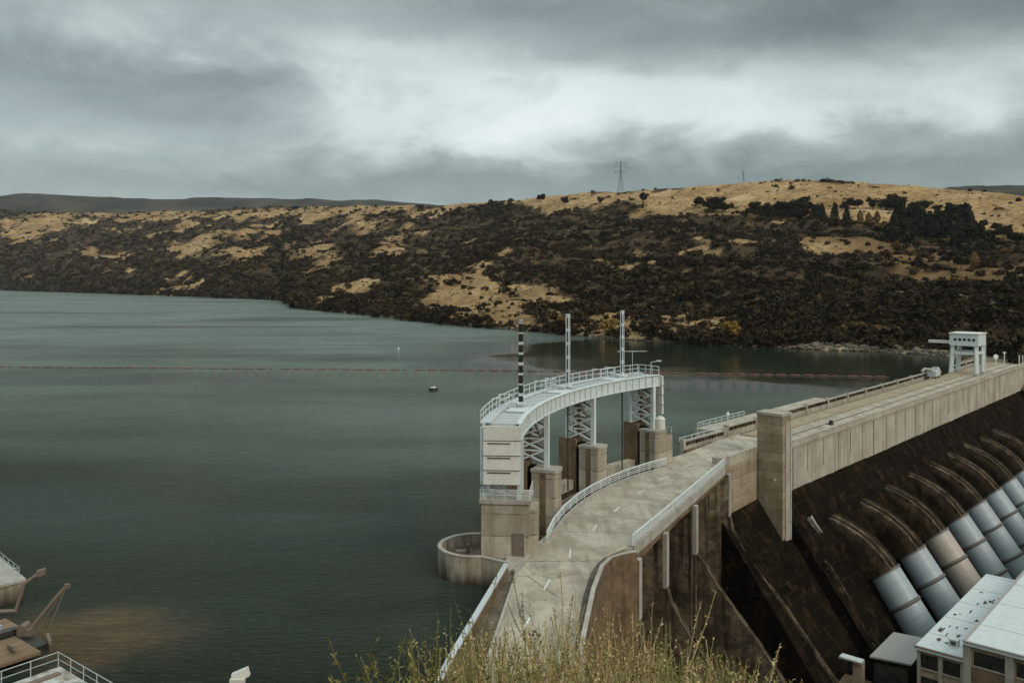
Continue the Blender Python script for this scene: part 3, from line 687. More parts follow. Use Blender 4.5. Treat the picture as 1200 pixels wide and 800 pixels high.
def bank_z(x, y):
    z = 28.35-.50*np.clip(y-1.2, -8, None)-.05*np.clip(y-8, 0, None)
    z = z+(fbm(x/6., y/6., 4, 31)-.5)*np.clip((y-6)*.12, .25, 2.)*1.2
    z = np.where((x < 6) & (y > 50), np.minimum(z, 2-.5*(y-50)), z)
    return np.maximum(z, np.where(x < 4, -7, -42))
GZ = bank_z(GX, GY); nr, nc = GX.shape; idx = np.arange(nr*nc).reshape(nr, nc)
q = np.stack([idx[:-1,:-1], idx[:-1,1:], idx[1:,1:], idx[1:,:-1]], -1).reshape(-1,4)
tag(raw_mesh('hillside_bank', np.stack([GX,GY,GZ],-1).reshape(-1,3), q, M['soil'], smooth=True), kind='structure')
sheet('river_bed', [(4,60),(6,90),(40,140),tuple(D(180,0)[:2]),(400,300),(600,100),(300,-60),(40,20)], -42.5, M['soil'])

# ------------------------------------------------------------------ dam road
ZR = 2.5
Lp = [(-4.6,45),(-1.6,63.2),(.4,79.7),(2.6,87.3)]+[tuple(arc(61.2, th)[:2]) for th in (13,18,23,28,33,38,43)]+[(23.4,129.2),(28,134.7),tuple(D(0,-13.2)[:2]),tuple(D(10,-13.8)[:2]),tuple(D(178,-13.8)[:2])]
Rp = [(3.2,45),(4.6,63),(6.1,73.4),(7.3,79.4),(8.9,83.6),(12.0,87.2),(16.6,96.2),(22.4,107.7),(30.6,124.),(33.,128.),(36.4,132.2),tuple(D(.5,-4.3)[:2]),tuple(D(3.1,-4.3)[:2]),tuple(D(3.1,-2.6)[:2]),tuple(D(178,-2.6)[:2])]
sheet('dam_road', Lp+Rp[::-1], ZR, M['road'])
m = MB()                                      # centre line
for u, v in ((617,730),(641,684),(668,648),(697,618),(723,596),(751,576),(778,560),(806,545),(833,533)):
    p = at(u, v, ZR+.004); R = (p-O).length; th = math.atan2(p.y-O.y, O.x-p.x); dr = Vector((math.sin(th), math.cos(th), 0))
    if p.y < 84: dr = Vector((.24,.97,0)).normalized()
    if p.y > 125: dr = DT
    n_ = Vector((dr.y, -dr.x, 0)); L = 1.25; w = .085
    m.add([p-dr*L-n_*w, p-dr*L+n_*w, p+dr*L+n_*w, p+dr*L-n_*w], [(0,1,2,3)])
tag(m.build('road_markings', M['road_paint']), kind='structure')
ends = [Vector((12.2,87.3,0)), Vector((16.6,96.2,0)), Vector((22.4,107.7,0)), Vector((30.9,124.7,0))]
THK = [5.4, 19.3, 33.1, 47.0]
m = MB()
for k in range(4):
    a_ = arc(61.1, THK[k]+.3, ZR+.006) if k else Vector((1.2,82.8,ZR+.006)); b_ = ends[k]+Vector((-.2,0,ZR+.006)) if k else Vector((8.4,82.9,ZR+.006)); N_ = 26; last = None
    for i in range(N_+1):
        p = a_.lerp(b_, i/N_)+Vector((0, random.uniform(-.07,.07), 0)); w = random.uniform(.03,.09)
        pr = (p-Vector((0,w,0)), p+Vector((0,w,0)))
        if last: m.add([last[0], pr[0], pr[1], last[1]], [(0,1,2,3)])
        last = pr
for k in range(3):                            # intermediate slab joints
    a_ = arc(61.1, (THK[k]+THK[k+1])/2, ZR+.006); b_ = (ends[k]+ends[k+1])/2; b_.z = ZR+.006; w = .03
    m.add([a_-Vector((0,w,0)), b_-Vector((0,w,0)), b_+Vector((0,w,0)), a_+Vector((0,w,0))], [(0,1,2,3)])
for s_ in range(6, 150, 12):
    w = .04; m.add([D(s_-w,-8.8,ZR+.006), D(s_-w,-2.7,ZR+.006), D(s_+w,-2.7,ZR+.006), D(s_+w,-8.8,ZR+.006)], [(0,1,2,3)])
tag(m.build('road_joints', M['joint']), kind='structure')
def offset_poly(pts, o):                      # shift a polyline to its right by o
    out = []
    for i, p in enumerate(pts):
        a_ = Vector(pts[max(i-1,0)][:2]); b_ = Vector(pts[min(i+1,len(pts)-1)][:2]); d = (b_-a_).normalized()
        out.append((p[0]+d.y*o, p[1]-d.x*o))
    return out
# kerbs
lk = Lp[2:11]; m = MB(); m.sweep(offset_poly(lk,-.28), offset_poly(lk,.12), ZR-.3, ZR+.16)
tag(m.build('left_kerb', M['concrete_coping']), kind='structure')
rk = [(12.0,87.2),(16.6,96.2),(22.4,107.7),(30.4,123.6)]; m = MB(); m.sweep(offset_poly(rk,-.15), offset_poly(rk,.55), ZR-.9, ZR+.16)
tag(m.build('right_kerb', M['concrete_coping']), kind='structure')
# footpath strip between the road and the lake parapet on the approach
m = MB(); pa = [(-6.6,46),(-4.2,59.8),(-.45,79.4)]; pb = [(-4.55,45),(-1.75,62.4),(.35,79.6)]
m.sweep(pa, pb, ZR-.5, ZR-.12); tag(m.build('footpath', M['gutter']), kind='structure')
m = MB(); m.sweep([(-4.62,45),(-1.75,62.4),(.33,79.6)], [(-4.40,45),(-1.52,62.4),(.56,79.6)], ZR-.4, ZR+.10); tag(m.build('path_kerb', M['concrete_coping']), kind='structure')
m = MB(); cop_in = [(4.0,50),(5.15,63),(6.95,73.4),(8.3,79.2),(9.4,81.6),(10.6,82.6),(12.1,83.4)]
m.sweep([(3.3,50),(4.62,63),(6.12,73.4),(7.32,79.4),(8.2,82.1),(9.0,83.6),(11.2,86.)], offset_poly(cop_in,-.1), ZR-.3, ZR+.02); tag(m.build('road_gutter', M['gutter']), kind='structure')

# ------------------------------------------------------------------ railings
def railing(name, label, pts, z, h=1.05, gap=2.4, rails=(1.,.66,.33), mat='white_steel', r=.045, cat='railing', parent=None, closed=False, top=None):
    P3 = [Vector((p[0], p[1], z if len(p) < 3 else p[2])) for p in pts]
    if closed: P3.append(P3[0].copy())
    t = thing(name, label, cat, P3[0]) if parent is None else parent
    for f in rails:
        m = MB(); m.tube([p+Vector((0,0,h*f)) for p in P3], (top or r) if f == rails[0] else r*.8, 6); m.build('rail', M[mat], t)
    for a_, b_ in zip(P3, P3[1:]):
        k = max(1, round((b_-a_).length/gap))
        for i in range(k):
            p = a_.lerp(b_, i/k); m = MB(); m.beam(p, p+Vector((0,0,h)), r*1.7); m.build('post', M[mat], t)
    m = MB(); m.beam(P3[-1], P3[-1]+Vector((0,0,h)), r*1.7); m.build('post', M[mat], t)
    return t
ll = [tuple(arc(61.55, th)[:2]) for th in (8.5,13,18,23,28,33,38,43,47)]
railing('road_railing', 'pale steel railing curving along lake side of bridge road under white gantry', ll, ZR+.16, 1.05, 2.2, (1.,.75,.5,.25), 'white_steel', .06, top=.10)
railing('road_railing', 'straight pale steel railing on downstream edge of bridge road above spillway bays', offset_poly(rk,.3), ZR+.16, 1.05, 2.2, (1.,.75,.5,.25), 'white_steel', .06, top=.10)

# ------------------------------------------------------------------ approach walls
t = thing('lake_parapet', 'low straight parapet wall with silvery coping between footpath and lake', 'parapet', (-6.6,46,ZR))
pw = [(-7.,43),(-4.45,59.8),(-.65,79.4)]
m = MB(); m.sweep(offset_poly(pw,-.02), offset_poly(pw,.28), -6, ZR+.80); m.build('wall', M['concrete_brown'], t)
m = MB(); m.sweep(offset_poly(pw,-.10), offset_poly(pw,.36), ZR+.80, ZR+.95); m.build('coping', M['grey_steel'], t)
t = thing('retaining_wall', 'curved retaining wall with pale coping beside bridge road and brown pit', 'retaining wall', (7,73,ZR))
m = MB(); m.sweep(offset_poly(cop_in,-.1), offset_poly(cop_in,.22), -24, ZR+.75); m.build('wall', M['concrete_brown'], t)
m = MB(); m.sweep(offset_poly(cop_in,-.13), offset_poly(cop_in,.25), ZR+.75, ZR+.84); m.build('coping', M['concrete_coping'], t)
m = MB(); m.sweep([(5.4,50),(7.3,73.4),(9.6,81.2),(12.3,83)], [(11,50),(12.,70),(12.6,80),(13,83)], -26, -9); m.build('pit_floor', M['soil'], t)

# ------------------------------------------------------------------ spillway
NS = Vector((.9,-.436,0)).normalized(); TS = Vector((.436,.9,0)).normalized()
TW = [(0,-4.6),(.5,-5.1),(1.1,-6.0),(1.8,-7.2),(2.63,-8.5),(5.2,-11.7),(7.78,-14.9),(9.5,-17.3),(16,-26),(27,-41)]
pier_labels = ['tall square concrete pier with a brown door carrying panelled gantry end', 'concrete pier with rounded cap, nearest one behind the panelled gantry end',
               'concrete pier carrying gantry between second and third white masts', 'concrete pier with white tank on top at far end of white gantry']
piers = []
for k in range(4):
    th = THK[k]; t = thing('spillway_pier', pier_labels[k], 'pier', arc(64, th, 0)); piers.append(t)
    radial = Vector((math.cos(R_(th)), -math.sin(R_(th)), 0)); tang = Vector((math.sin(R_(th)), math.cos(R_(th)), 0))
    def blk(R0, R1, s0, s1, z0, z1, m):
        return m.hexa([arc(R0,th,z0,s0), arc(R1,th,z0,s0), arc(R1,th,z0,s1), arc(R0,th,z0,s1)], [arc(R0,th,z1,s0), arc(R1,th,z1,s0), arc(R1,th,z1,s1), arc(R0,th,z1,s1)])
    if k == 0:
        m = MB(); blk(67.75, 63.0, -1.0, 3.2, -8, 7.6, m); m.build('shaft', M['concrete_pier'], t)
        m = MB(); blk(67.95, 62.85, -1.15, 3.35, 7.6, 7.98, m); m.build('cap', M['concrete_coping'], t)
        m = MB(); blk(63.0, 62.3, -.3, 2.9, -8, 6.9, m); m.build('buttress', M['concrete_pier'], t)
        dm = MB(); c = arc(64.1, th, ZR+1.05, -1.03); dm.box(c, .95, .08, 2.1, radial); d_ = dm.build('door', M['door'], t)
        fm = MB()
        for sx in (-.55,.55): fm.box(c+radial*sx, .10, .12, 2.2, radial)
        fm.box(c+Vector((0,0,1.12)), 1.2, .12, .1, radial); fm.build('frame', M['brown_steel'], d_)
        hm = MB(); hm.tube([c+radial*.34-tang*.09, c+radial*.34-tang*.09+Vector((0,0,.16))], .025, 6); hm.build('handle', M['grey_steel'], d_)
        rl = [arc(67.85,th,0,3.2), arc(67.85,th,0,-1.05), arc(62.95,th,0,-1.05), arc(62.95,th,0,3.2)]
        railing('pier_railing', 'small white railing around top of square pier under gantry panels', [tuple(p[:2]) for p in rl], 7.98, 1.0, 1.3, (1.,.5), 'white_steel', .035)
        lm = MB()
        for s_ in (-.22,.22): lm.beam(arc(67.95,th,-.5,.5+s_), arc(67.95,th,7.6,.5+s_), .05)
        for i in range(24): lm.beam(arc(67.95,th,-.3+i*.33,.28), arc(67.95,th,-.3+i*.33,.72), .04)
        tag(lm.build('wall_ladder', M['brown_steel'], loc=arc(67.95,th,0,.5)), 'rusty ladder fixed to lake face of square pier', 'ladder')
        for zz, s0 in ((5.1,2.2),(3.2,1.4)): pass
    else:
        m = MB(); blk(68.7, 66.1, -1.1, 1.1, -12, 8.3, m); m.build('upstream_nose', M['concrete_brown'], t)
        m = MB(); blk(66.1, 65.5, -.75, .75, -12, 7.8, m); m.build('gate_slot', M['concrete_dark'], t)
        nm = 10; poly = [tuple(arc(65.5,th,0,1.25)[:2]), tuple(arc(65.5,th,0,-1.25)[:2])]
        for i in range(nm+1):
            a_ = math.pi*i/nm; poly.append(tuple(arc(62.75-.4*math.sin(a_), th, 0, -1.25*math.cos(a_))[:2]))
        m = MB(); m.prism(poly, -12, 7.3); m.build('shaft', M['concrete_pier'], t)
        cc = arc(64.2, th); poly2 = [(cc.x+(p[0]-cc.x)*1.07, cc.y+(p[1]-cc.y)*1.07) for p in poly]
        m = MB(); m.prism(poly2, 7.3, 7.65); m.build('cap', M['concrete_coping'], t)
        m = MB()
        for s_ in (-1.27, 1.27): m.box(arc(64.1, th, -1.5, s_), .7, .06, 17.4, radial)
        m.build('groove_strip', M['concrete_brown'], t)  # brown strips down both sides of the shaft, for its grooves
        if k == 3:
            m = MB(); blk(66.4, 63., 1.5, 3.4, -12, 6.6, m); m.build('side_block', M['concrete_pier'], t)
            m = MB(); m.tube([arc(63.4,th,7.65,.9), arc(63.4,th,9.1,.9)], .75, 16); m.tube([arc(63.4,th,9.1,.9), arc(63.4,th,9.5,.9)], [.78,.35], 16)
            tag(m.build('water_tank', M['white_panel'], loc=arc(63.4,th,7.65,.9)), 'small white cylindrical tank on top of last gantry pier', 'tank')
            railing('pier_railing', 'short white railing at far end of last gantry pier', [tuple(arc(66.2,th,0,3.3)[:2]), tuple(arc(63.1,th,0,3.3)[:2])], 6.6, 1.0, 1.0, (1.,.5), 'white_steel', .035)
    # wall under the road and training wall running down the chute
    e0 = ends[k]+NS*.5; st = arc(62.4, th)
    dirw = (e0-st); dirw.z = 0; L = dirw.length; dirw.normalize(); pw_ = Vector((-dirw.y, dirw.x, 0)); hw = 1.0
    m = MB(); m.hexa([st-pw_*hw+Vector((0,0,-24)), e0-pw_*hw+Vector((0,0,-24)), e0+pw_*hw+Vector((0,0,-24)), st+pw_*hw+Vector((0,0,-24))],
                     [st-pw_*hw+Vector((0,0,1.38)), e0-pw_*hw+Vector((0,0,1.38)), e0+pw_*hw+Vector((0,0,1.38)), st+pw_*hw+Vector((0,0,1.38))])
    m.build('bay_wall', M['concrete_chute' if k else 'concrete_brown'], t)
    m = MB(); m.box(e0+NS*.26+Vector((0,0,-1.7)), .5, .95, 6.1, NS, TS); m.build('end_face', M['concrete_coping'], t)
    dz = {0:-9., 1:-1.4, 2:0., 3:-1.8}[k]
    poly = [(e0+NS*(.5+a_)+Vector((0,0,z_+(dz if i else 0)))-TS*.45) for i, (a_, z_) in enumerate(TW)]
    poly += [e0+NS*27.5+Vector((0,0,-60))-TS*.45, e0+NS*.5+Vector((0,0,-60))-TS*.45]
    m = MB(); m.slab(poly, TS*.9); m.build('training_wall', M['concrete_chute'], t)
    m = MB()
    for (a0, z0), (a1, z1) in zip(TW[1:], TW[2:]):
        p0 = e0+NS*(.5+a0)+Vector((0,0,z0+dz+.08)); p1 = e0+NS*(.5+a1)+Vector((0,0,z1+dz+.08)); m.beam(p0-TS*.36, p1-TS*.36, .2, .16); m.beam(p0+TS*.36, p1+TS*.36, .16, .16)
    m.build('wall_coping', M['concrete_worn_skylit'], t)
t = thing('spillway', 'dark stained spillway chute floor below bridge road', 'spillway', (20,98,-8))
prof = [(-11,-3.2),(-6,-6.5),(-3,-13),(0,-21),(2.6,-27),(7.8,-34),(16,-41),(27,-46)]
m = MB(); A0 = ends[0]-TS*1; A1 = ends[3]+TS*6
for (a0,z0),(a1,z1) in zip(prof, prof[1:]):
    m.add([A0+NS*a0+Vector((0,0,z0)), A1+NS*a0+Vector((0,0,z0)), A1+NS*a1+Vector((0,0,z1)), A0+NS*a1+Vector((0,0,z1))], [(0,1,2,3)])
m.build('chute_floor', M['concrete_chute'], t)
# bridge deck slab below the road
m = MB(); dl = [tuple(arc(61.5, th)[:2]) for th in (5,12,20,28,36,44,49)]; c0, c1 = Vector((12.3,87.)), Vector((30.6,124.))
dr_ = [tuple(c0.lerp(c1, i/6)) for i in range(7)]
m.sweep(dl, dr_, 1.4, ZR-.004); d_ = m.build('bridge_deck', M['concrete_pale'], t)
m = MB()
for i in range(14):
    a_ = c0.lerp(c1, i/14); b_ = c0.lerp(c1, (i+1)/14); off = Vector((.9,-.436))*.3
    dep = .75+.35*math.sin(i*2.1)*.5
    m.hexa([Vector((*(a_-off*.5),1.4-dep*.55)), Vector((*(a_+off),1.4-dep*.55)), Vector((*(b_+off),1.4-dep*.55)), Vector((*(b_-off*.5),1.4-dep*.55))],
           [Vector((*(a_-off*.5),ZR-.95)), Vector((*(a_+off),ZR-.95)), Vector((*(b_+off),ZR-.95)), Vector((*(b_-off*.5),ZR-.95))])
m.build('edge_beam', M['concrete_brown'], d_)
# radial gates between the piers
gate_labels = ['grey radial spillway gate in bay nearest the square pier', 'grey radial spillway gate in middle bay under gantry', 'grey radial spillway gate in far bay beside tank pier']
for k in range(3):
    g = thing('radial_gate', gate_labels[k], 'gate', arc(65, (THK[k]+THK[k+1])/2, -2))
    a_, b_ = THK[k]+1.6, THK[k+1]-1.6; m = MB(); rows = []
    for j in range(7):
        ph = R_(-28+j*9); Rr = 60.2+5.2*math.cos(ph); zz = -.4+5.2*math.sin(ph)*.9
        rows.append([arc(Rr, a_+(b_-a_)*i/6, zz) for i in range(7)])
    for j in range(6):
        for i in range(6): m.add([rows[j][i], rows[j][i+1], rows[j+1][i+1], rows[j+1][i]], [(0,1,2,3)])
    m.build('skin_plate', M['grey_steel'], g)
    m = MB()
    for j in (2,4,6): m.tube([q_-Vector((0,0,.05)) for q_ in rows[j]], .16, 6)
    m.build('girder', M['brown_steel'], g)
    for th_ in (a_+1.2, b_-1.2):
        m = MB(); m.beam(arc(64.6, th_, .6), arc(60.6, th_, -.6), .3); m.beam(arc(64.6, th_, -2), arc(60.6, th_, -.7), .3); m.build('arm', M['brown_steel'], g)
    m = MB(); mid = [arc(67.6, THK[k]+1.2+(THK[k+1]-THK[k]-2.4)*i/5) for i in range(6)]; mid2 = [arc(66.3, THK[k]+1.2+(THK[k+1]-THK[k]-2.4)*i/5) for i in range(6)]
    m.sweep(mid, mid2, 1.7, 2.9)
    tag(m.build('service_beam', M['concrete_pale'], loc=mid[0]), ['pale concrete service beam across first spillway bay','pale concrete service beam across middle spillway bay','pale concrete service beam across far spillway bay'][k], 'beam')
# abutment wall between bridge and tower
t = thing('abutment_wall', 'pale stained abutment wall between bridge railing and tall tower', 'wall', (33,127,0))
p0, p1 = Vector((30.9,124.6,0)), Vector((38.3,133.6,0)); back = Vector((-3,2.6,0))
m = MB(); q0, q1 = p0, p1
m.hexa([q0+Vector((.0,0,-12)), q1+Vector((0,0,-12)), q1+back+Vector((0,0,-12)), q0+back+Vector((0,0,-12))], [q0+Vector((0,0,ZR-.004)), q1+Vector((0,0,ZR-.004)), q1+back+Vector((0,0,ZR-.004)), q0+back+Vector((0,0,ZR-.004))])
m.build('wall', M['concrete_tower'], t)
nrm = Vector((.77,-.63,0)); ux = (p1-p0).normalized()
q0 = p0+ux*1.6; q1 = p1-ux*.05
m = MB(); m.box((q0+q1)/2-nrm*.2+Vector((0,0,ZR+.3)), (q1-q0).length, .42, 1.4, ux); m.build('parapet', M['concrete_pale'], t)
m = MB(); m.box((q0+q1)/2-nrm*.2+Vector((0,0,ZR+1.06)), (q1-q0).length, .56, .12, ux); m.build('coping', M['concrete_coping'], t)
m = MB(); cc_ = q0-nrm*1.5; pts_ = [cc_+nrm*(1.3*math.cos(a_))-ux*(1.3*math.sin(a_))+Vector((0,0,ZR)) for a_ in np.linspace(0, 1.9, 9)]
m.sweep([tuple((p-(p-cc_).normalized()*.2)[:2]) for p in pts_], [tuple((p+(p-cc_).normalized()*.2)[:2]) for p in pts_], ZR-.3, ZR+1.0); m.build('curved_end', M['concrete_coping'], t)
b0 = p0-ux*1.2; m = MB()
m.slab([b0-nrm*.3+Vector((0,0,-4.6)), b0+nrm*27+Vector((0,0,-43)), b0+nrm*27+Vector((0,0,-60)), b0-nrm*5+Vector((0,0,-60)), b0-nrm*5+Vector((0,0,-4.6))], p1+DT*9-b0); m.build('sloping_base', M['concrete_dark'], t)

# ------------------------------------------------------------------ tower
t = thing('concrete_tower', 'tall square concrete tower with a vertical pipe standing beside the dam road', 'tower', D(1.5,-2.1,0))
def dbox(m, s0, s1, o0, o1, z0, z1): return m.hexa([D(s0,o1,z0),D(s1,o1,z0),D(s1,o0,z0),D(s0,o0,z0)], [D(s0,o1,z1),D(s1,o1,z1),D(s1,o0,z1),D(s0,o0,z1)])
m = MB(); dbox(m, 0, 3.0, -4.2, 0, -18, 8.55); m.build('shaft', M['concrete_tower'], t)
m = MB(); dbox(m, -.12, 3.12, -4.32, .12, 8.55, 8.98); m.build('cap', M['concrete_pale'], t)
m = MB(); dbox(m, .95, 2.5, .0, .16, -12, 7.6); m.build('pilaster', M['concrete_pale'], t)
m = MB(); m.tube([D(2.75,.14,-11.5), D(2.75,.14,7.2)], .10, 8); m.build('pipe', M['grey_steel'], t)
for zz in (-8,-4,0,4): m = MB(); m.box(D(2.75,.12,zz), .35, .28, .12, DT); m.build('bracket', M['brown_steel'], t)
m = MB(); m.box(D(-.05,-1.2,-1.3), .3, .25, .3, DN); m.build('lamp', M['white_panel'], t)

# ------------------------------------------------------------------ gravity dam
dam = thing('gravity_dam', 'long straight concrete dam with pale upper wall above a dark mossy slope', 'dam', D(75,-2.1,0))
S0, S1 = 3.02, 182
m = MB(); dbox(m, S0, S1, -4.5, -2.1, -4.6, ZR-.3); m.build('upper_wall', M['concrete_pale'], dam)
def rough_face(name, f, na, nb, parent, amp, mat):
    A_, B_ = np.meshgrid(np.linspace(0,1,na), np.linspace(0,1,nb)); P_ = np.array([f(a_, b_)[:] for a_, b_ in zip(A_.ravel(), B_.ravel())])
    h = (fbm(P_[:,0]/2.1, P_[:,1]/2.1+P_[:,2]*.4, 4, 13)-.5)*amp+(fbm(P_[:,0]/7., P_[:,1]/7.+P_[:,2]*.2, 3, 14)-.5)*amp*1.3
    P_ += h[:,None]*np.array(UPN[:])[None]
    ii = np.arange(na*nb).reshape(nb, na); q = np.stack([ii[:-1,:-1], ii[1:,:-1], ii[1:,1:], ii[:-1,1:]], -1).reshape(-1,4)
    M_ = np.array(root_matrix(parent).inverted()); P_ = P_@M_[:3,:3].T+M_[:3,3]
    o = raw_mesh(name, P_, q, M[mat]); o.parent = parent; return o
SL = .70; ang = math.atan(SL); UPN = (DN*math.cos(ang)+Vector((0,0,math.sin(ang)))).normalized()
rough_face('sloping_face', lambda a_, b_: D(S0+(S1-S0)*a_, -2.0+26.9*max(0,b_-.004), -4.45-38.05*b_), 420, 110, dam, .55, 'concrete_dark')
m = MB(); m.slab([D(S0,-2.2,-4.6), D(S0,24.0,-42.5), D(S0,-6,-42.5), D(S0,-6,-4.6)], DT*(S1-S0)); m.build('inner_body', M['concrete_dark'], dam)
m = MB(); dbox(m, S0, S1, -13.9, -4.5, -8, ZR-.004); m.build('crest_slab', M['concrete_pale'], dam)
m = MB(); dbox(m, S0, S1, -2.62, -1.92, ZR-.3, ZR+.05); dbox(m, S0, S1, -2.45, -1.75, ZR+.05, ZR+.22); m.build('cornice', M['concrete_pale'], dam)
m = MB(); dbox(m, S0, S1, -2.62, -2.15, ZR+.22, ZR+.85); m.build('parapet', M['concrete_pale'], dam)
m = MB(); dbox(m, S0, S1, -2.70, -2.05, ZR+.85, ZR+.98); m.build('coping', M['concrete_coping'], dam)
for i, s_ in enumerate(np.arange(8.5, 150, 6.25)):
    w = .07 if i % 2 else .11; s_ += random.uniform(-.6,.6); m = MB(); dbox(m, s_-w, s_+w, -2.1, -2.04, random.choice((-4.45,-4.45,-2.5)), ZR-.32); m.build('wall_joint', M['wall_joint'], dam)
m = MB(); dbox(m, S0-9, 6.4, -13.8, -13.3, -6, ZR-.02); m.build('upstream_kerb', M['concrete_brown'], dam)
# raised upstream strip with crane rails
m = MB(); dbox(m, 12, S1, -13.4, -9.2, ZR+.004, ZR+.22); m.build('crane_track_bed', M['concrete_tower'], dam)
for o_ in (-13.0,-6.4):
    m = MB(); dbox(m, 12, S1, o_-.06, o_+.06, ZR+.01 if o_ > -9 else ZR+.22, ZR+.13 if o_ > -9 else ZR+.36); m.build('crane_rail', M['brown_steel'], dam)
# upstream parapet: hollow-block balustrade sections with a coping
def balustrade(s0, s1, o_, z, label):
    b = thing('balustrade', label, 'balustrade', D(s0,o_,z))
    m = MB(); dbox(m, s0, s1, o_-.22, o_+.22, z-1.6, z+.32); m.build('plinth', M['concrete_pale'], b)
    m = MB(); dbox(m, s0, s1, o_-.26, o_+.26, z+1.02, z+1.25); m.build('coping', M['concrete_coping'], b)
    m = MB(); s_ = s0
    while s_ < s1-.3: dbox(m, s_, min(s_+.45, s1), o_-.16, o_+.16, z+.32, z+1.02); s_ += 1.05
    m.build('pickets', M['concrete_worn_skylit'], b)
    for q_ in np.linspace(s0, s1, max(2, int((s1-s0)/11)+1)):
        m = MB(); dbox(m, q_-.35, q_+.35, o_-.34, o_+.34, z-1.6, z+1.5); m.build('pedestal', M['concrete_pale'], b)
balustrade(-5, 8.5, -14.5, ZR, 'low concrete balustrade left of tower beside bridge end of dam')
balustrade(11, 134, -15.3, ZR+.2, 'long concrete balustrade along lake side of straight dam crest')
balustrade(149, 178, -15.3, ZR+.2, 'concrete balustrade beyond white gantry crane at far dam end')
railing('crest_railing', 'low white railing on balustrade stub left of tower', [tuple(D(-6,-14.6)[:2]), tuple(D(8,-14.7)[:2])], ZR+1.25, .55, 2.0, (1.,), 'white_steel', .05)
railing('crest_railing', 'white railing on stepped intake deck behind tower', [tuple(D(8.4,-19.5)[:2]), tuple(D(8.4,-15.6)[:2])][::-1]+[tuple(D(26,-19.5)[:2])], ZR+.9, 1.0, 2.2, (1.,.5), 'white_steel', .05)
m = MB(); dbox(m, 8.2, 60, -19.8, -15.6, -7, ZR+.9); tag(m.build('intake_deck', M['concrete_pale'], loc=D(8.2,-15.6,0)), 'stepped concrete intake deck on lake side of dam behind tower', 'deck')
m = MB(); g = D(33,-5.5,ZR+.25); m.box(g, 1.1, .6, .5, DT); m.box(g+Vector((0,0,.4)), .5, .5, .4, DT)
tag(m.build('equipment_box', M['dark_steel'], loc=D(33,-5.5,ZR)), 'small dark equipment box lying on dam road right of tower', 'box')

# penstocks
ZP = -17.2
ang = math.atan(SL); ADIR = (DN*math.sin(ang)+Vector((0,0,-math.cos(ang)))).normalized(); UPN = (DN*math.cos(ang)+Vector((0,0,math.sin(ang)))).normalized()
RAD = 2.5; PITCH = 13.45; S_FIRST = 16.2; O_P = 9.8
def make_penstock(mat):
    t = thing('penstock', '', 'penstock', (0,0,0), 0, 'penstocks down the dam face')
    pl = [0, 5.2, 11.4, 18.2, 26]
    for a_, b_ in zip(pl, pl[1:]):
        m = MB(); m.tube([ADIR*(a_+.12), ADIR*(b_-.12)], RAD, 40, caps=False)
        for f_ in (.34,.67): c_ = a_+(b_-a_)*f_; m.tube([ADIR*(c_-.05), ADIR*(c_-.03), ADIR*(c_+.03), ADIR*(c_+.05)], [RAD-.02,RAD+.035,RAD+.035,RAD-.02], 40, caps=False)
        m.build('pipe_section', M[mat], t, local=True, smooth=True)
    for a_ in pl[1:]:
        m = MB(); m.tube([ADIR*(a_-.32), ADIR*(a_-.1), ADIR*(a_+.1), ADIR*(a_+.32)], [RAD+.06, RAD+.22, RAD+.22, RAD+.06], 40); m.build('flange', M['flange'], t, local=True)
        m = MB(); m.box(ADIR*a_-UPN*2.9, 1.8, 1.2, 3.0, DT, None, UPN); m.build('saddle', M['concrete_dark'], t, local=True)
    m = MB(); m.tube([ADIR*(-.25), ADIR*.12], [RAD+.14, RAD+.14], 40); m.build('collar', M['flange'], t, local=True)
    # concrete casing carrying the pipe out of the dam
    m = MB(); path = [(-17.5,11.),(-13,7.9),(-10.,6.3),(-7.,4.3),(-4.2,2.2),(-1.8,-.3+.6),(-.1,-1.1+.6)]
    path = []
    for L in (14.5,12.5,10.5,8.5,6.5,4.5,2.5,0):
        c = ADIR*(-L-.2)-UPN*(6.0*(L/12.5)**2.1); path.append((c.dot(DN), c.z))
    rings = []
    for a_, z_ in path:
        c = DN*a_+Vector((0,0,z_)); ring = []
        for q_ in range(17):
            ph = math.pi*q_/16; w = RAD+.35
            ring.append(c+DT*(-math.cos(ph)*w)+UPN*(math.sin(ph)**.9*w*.80))
        ring += [c+DT*(RAD+.35)-UPN*6, c-DT*(RAD+.35)-UPN*6]; rings.append(ring)
    base = []
    for r0, r1 in zip(rings, rings[1:]):
        n_ = len(r0)
        for q_ in range(n_): m.add([r0[q_], r0[(q_+1)%n_], r1[(q_+1)%n_], r1[q_]], [(0,1,2,3)])
    m.add(rings[-1], [tuple(range(len(rings[-1])))])
    cs = m.build('casing', M['concrete_casing'], t, local=True)
    bm = bmesh.new(); bm.from_mesh(cs.data); bmesh.ops.remove_doubles(bm, verts=bm.verts, dist=.001); bm.to_mesh(cs.data); bm.free()
    for q_, w_ in ((4,.35),(5,1.0),(7,.5)):  # pale strips near the casing crown: sky light put in as colour
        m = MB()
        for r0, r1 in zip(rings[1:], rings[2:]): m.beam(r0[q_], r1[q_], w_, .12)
        m.build('casing_skylit_strip', M['concrete_worn_skylit'], t, local=True)
    return t
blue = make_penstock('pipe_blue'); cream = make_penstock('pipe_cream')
plabel = ['nearest blue grey penstock at left end of the row', 'second blue grey penstock, left of the cream one', 'cream coloured penstock, the only one not blue grey', 'blue grey penstock just right of the cream one',
          'blue grey penstock, fifth from left in the row', 'blue grey penstock, sixth from left in the row', 'blue grey penstock, seventh from left in the row', 'blue grey penstock, eighth from left at the picture edge', 'farthest penstock at right, mostly showing only its casing']
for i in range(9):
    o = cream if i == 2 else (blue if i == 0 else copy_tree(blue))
    o.location = D(S_FIRST+i*PITCH, O_P, ZP); o['label'] = plabel[i]

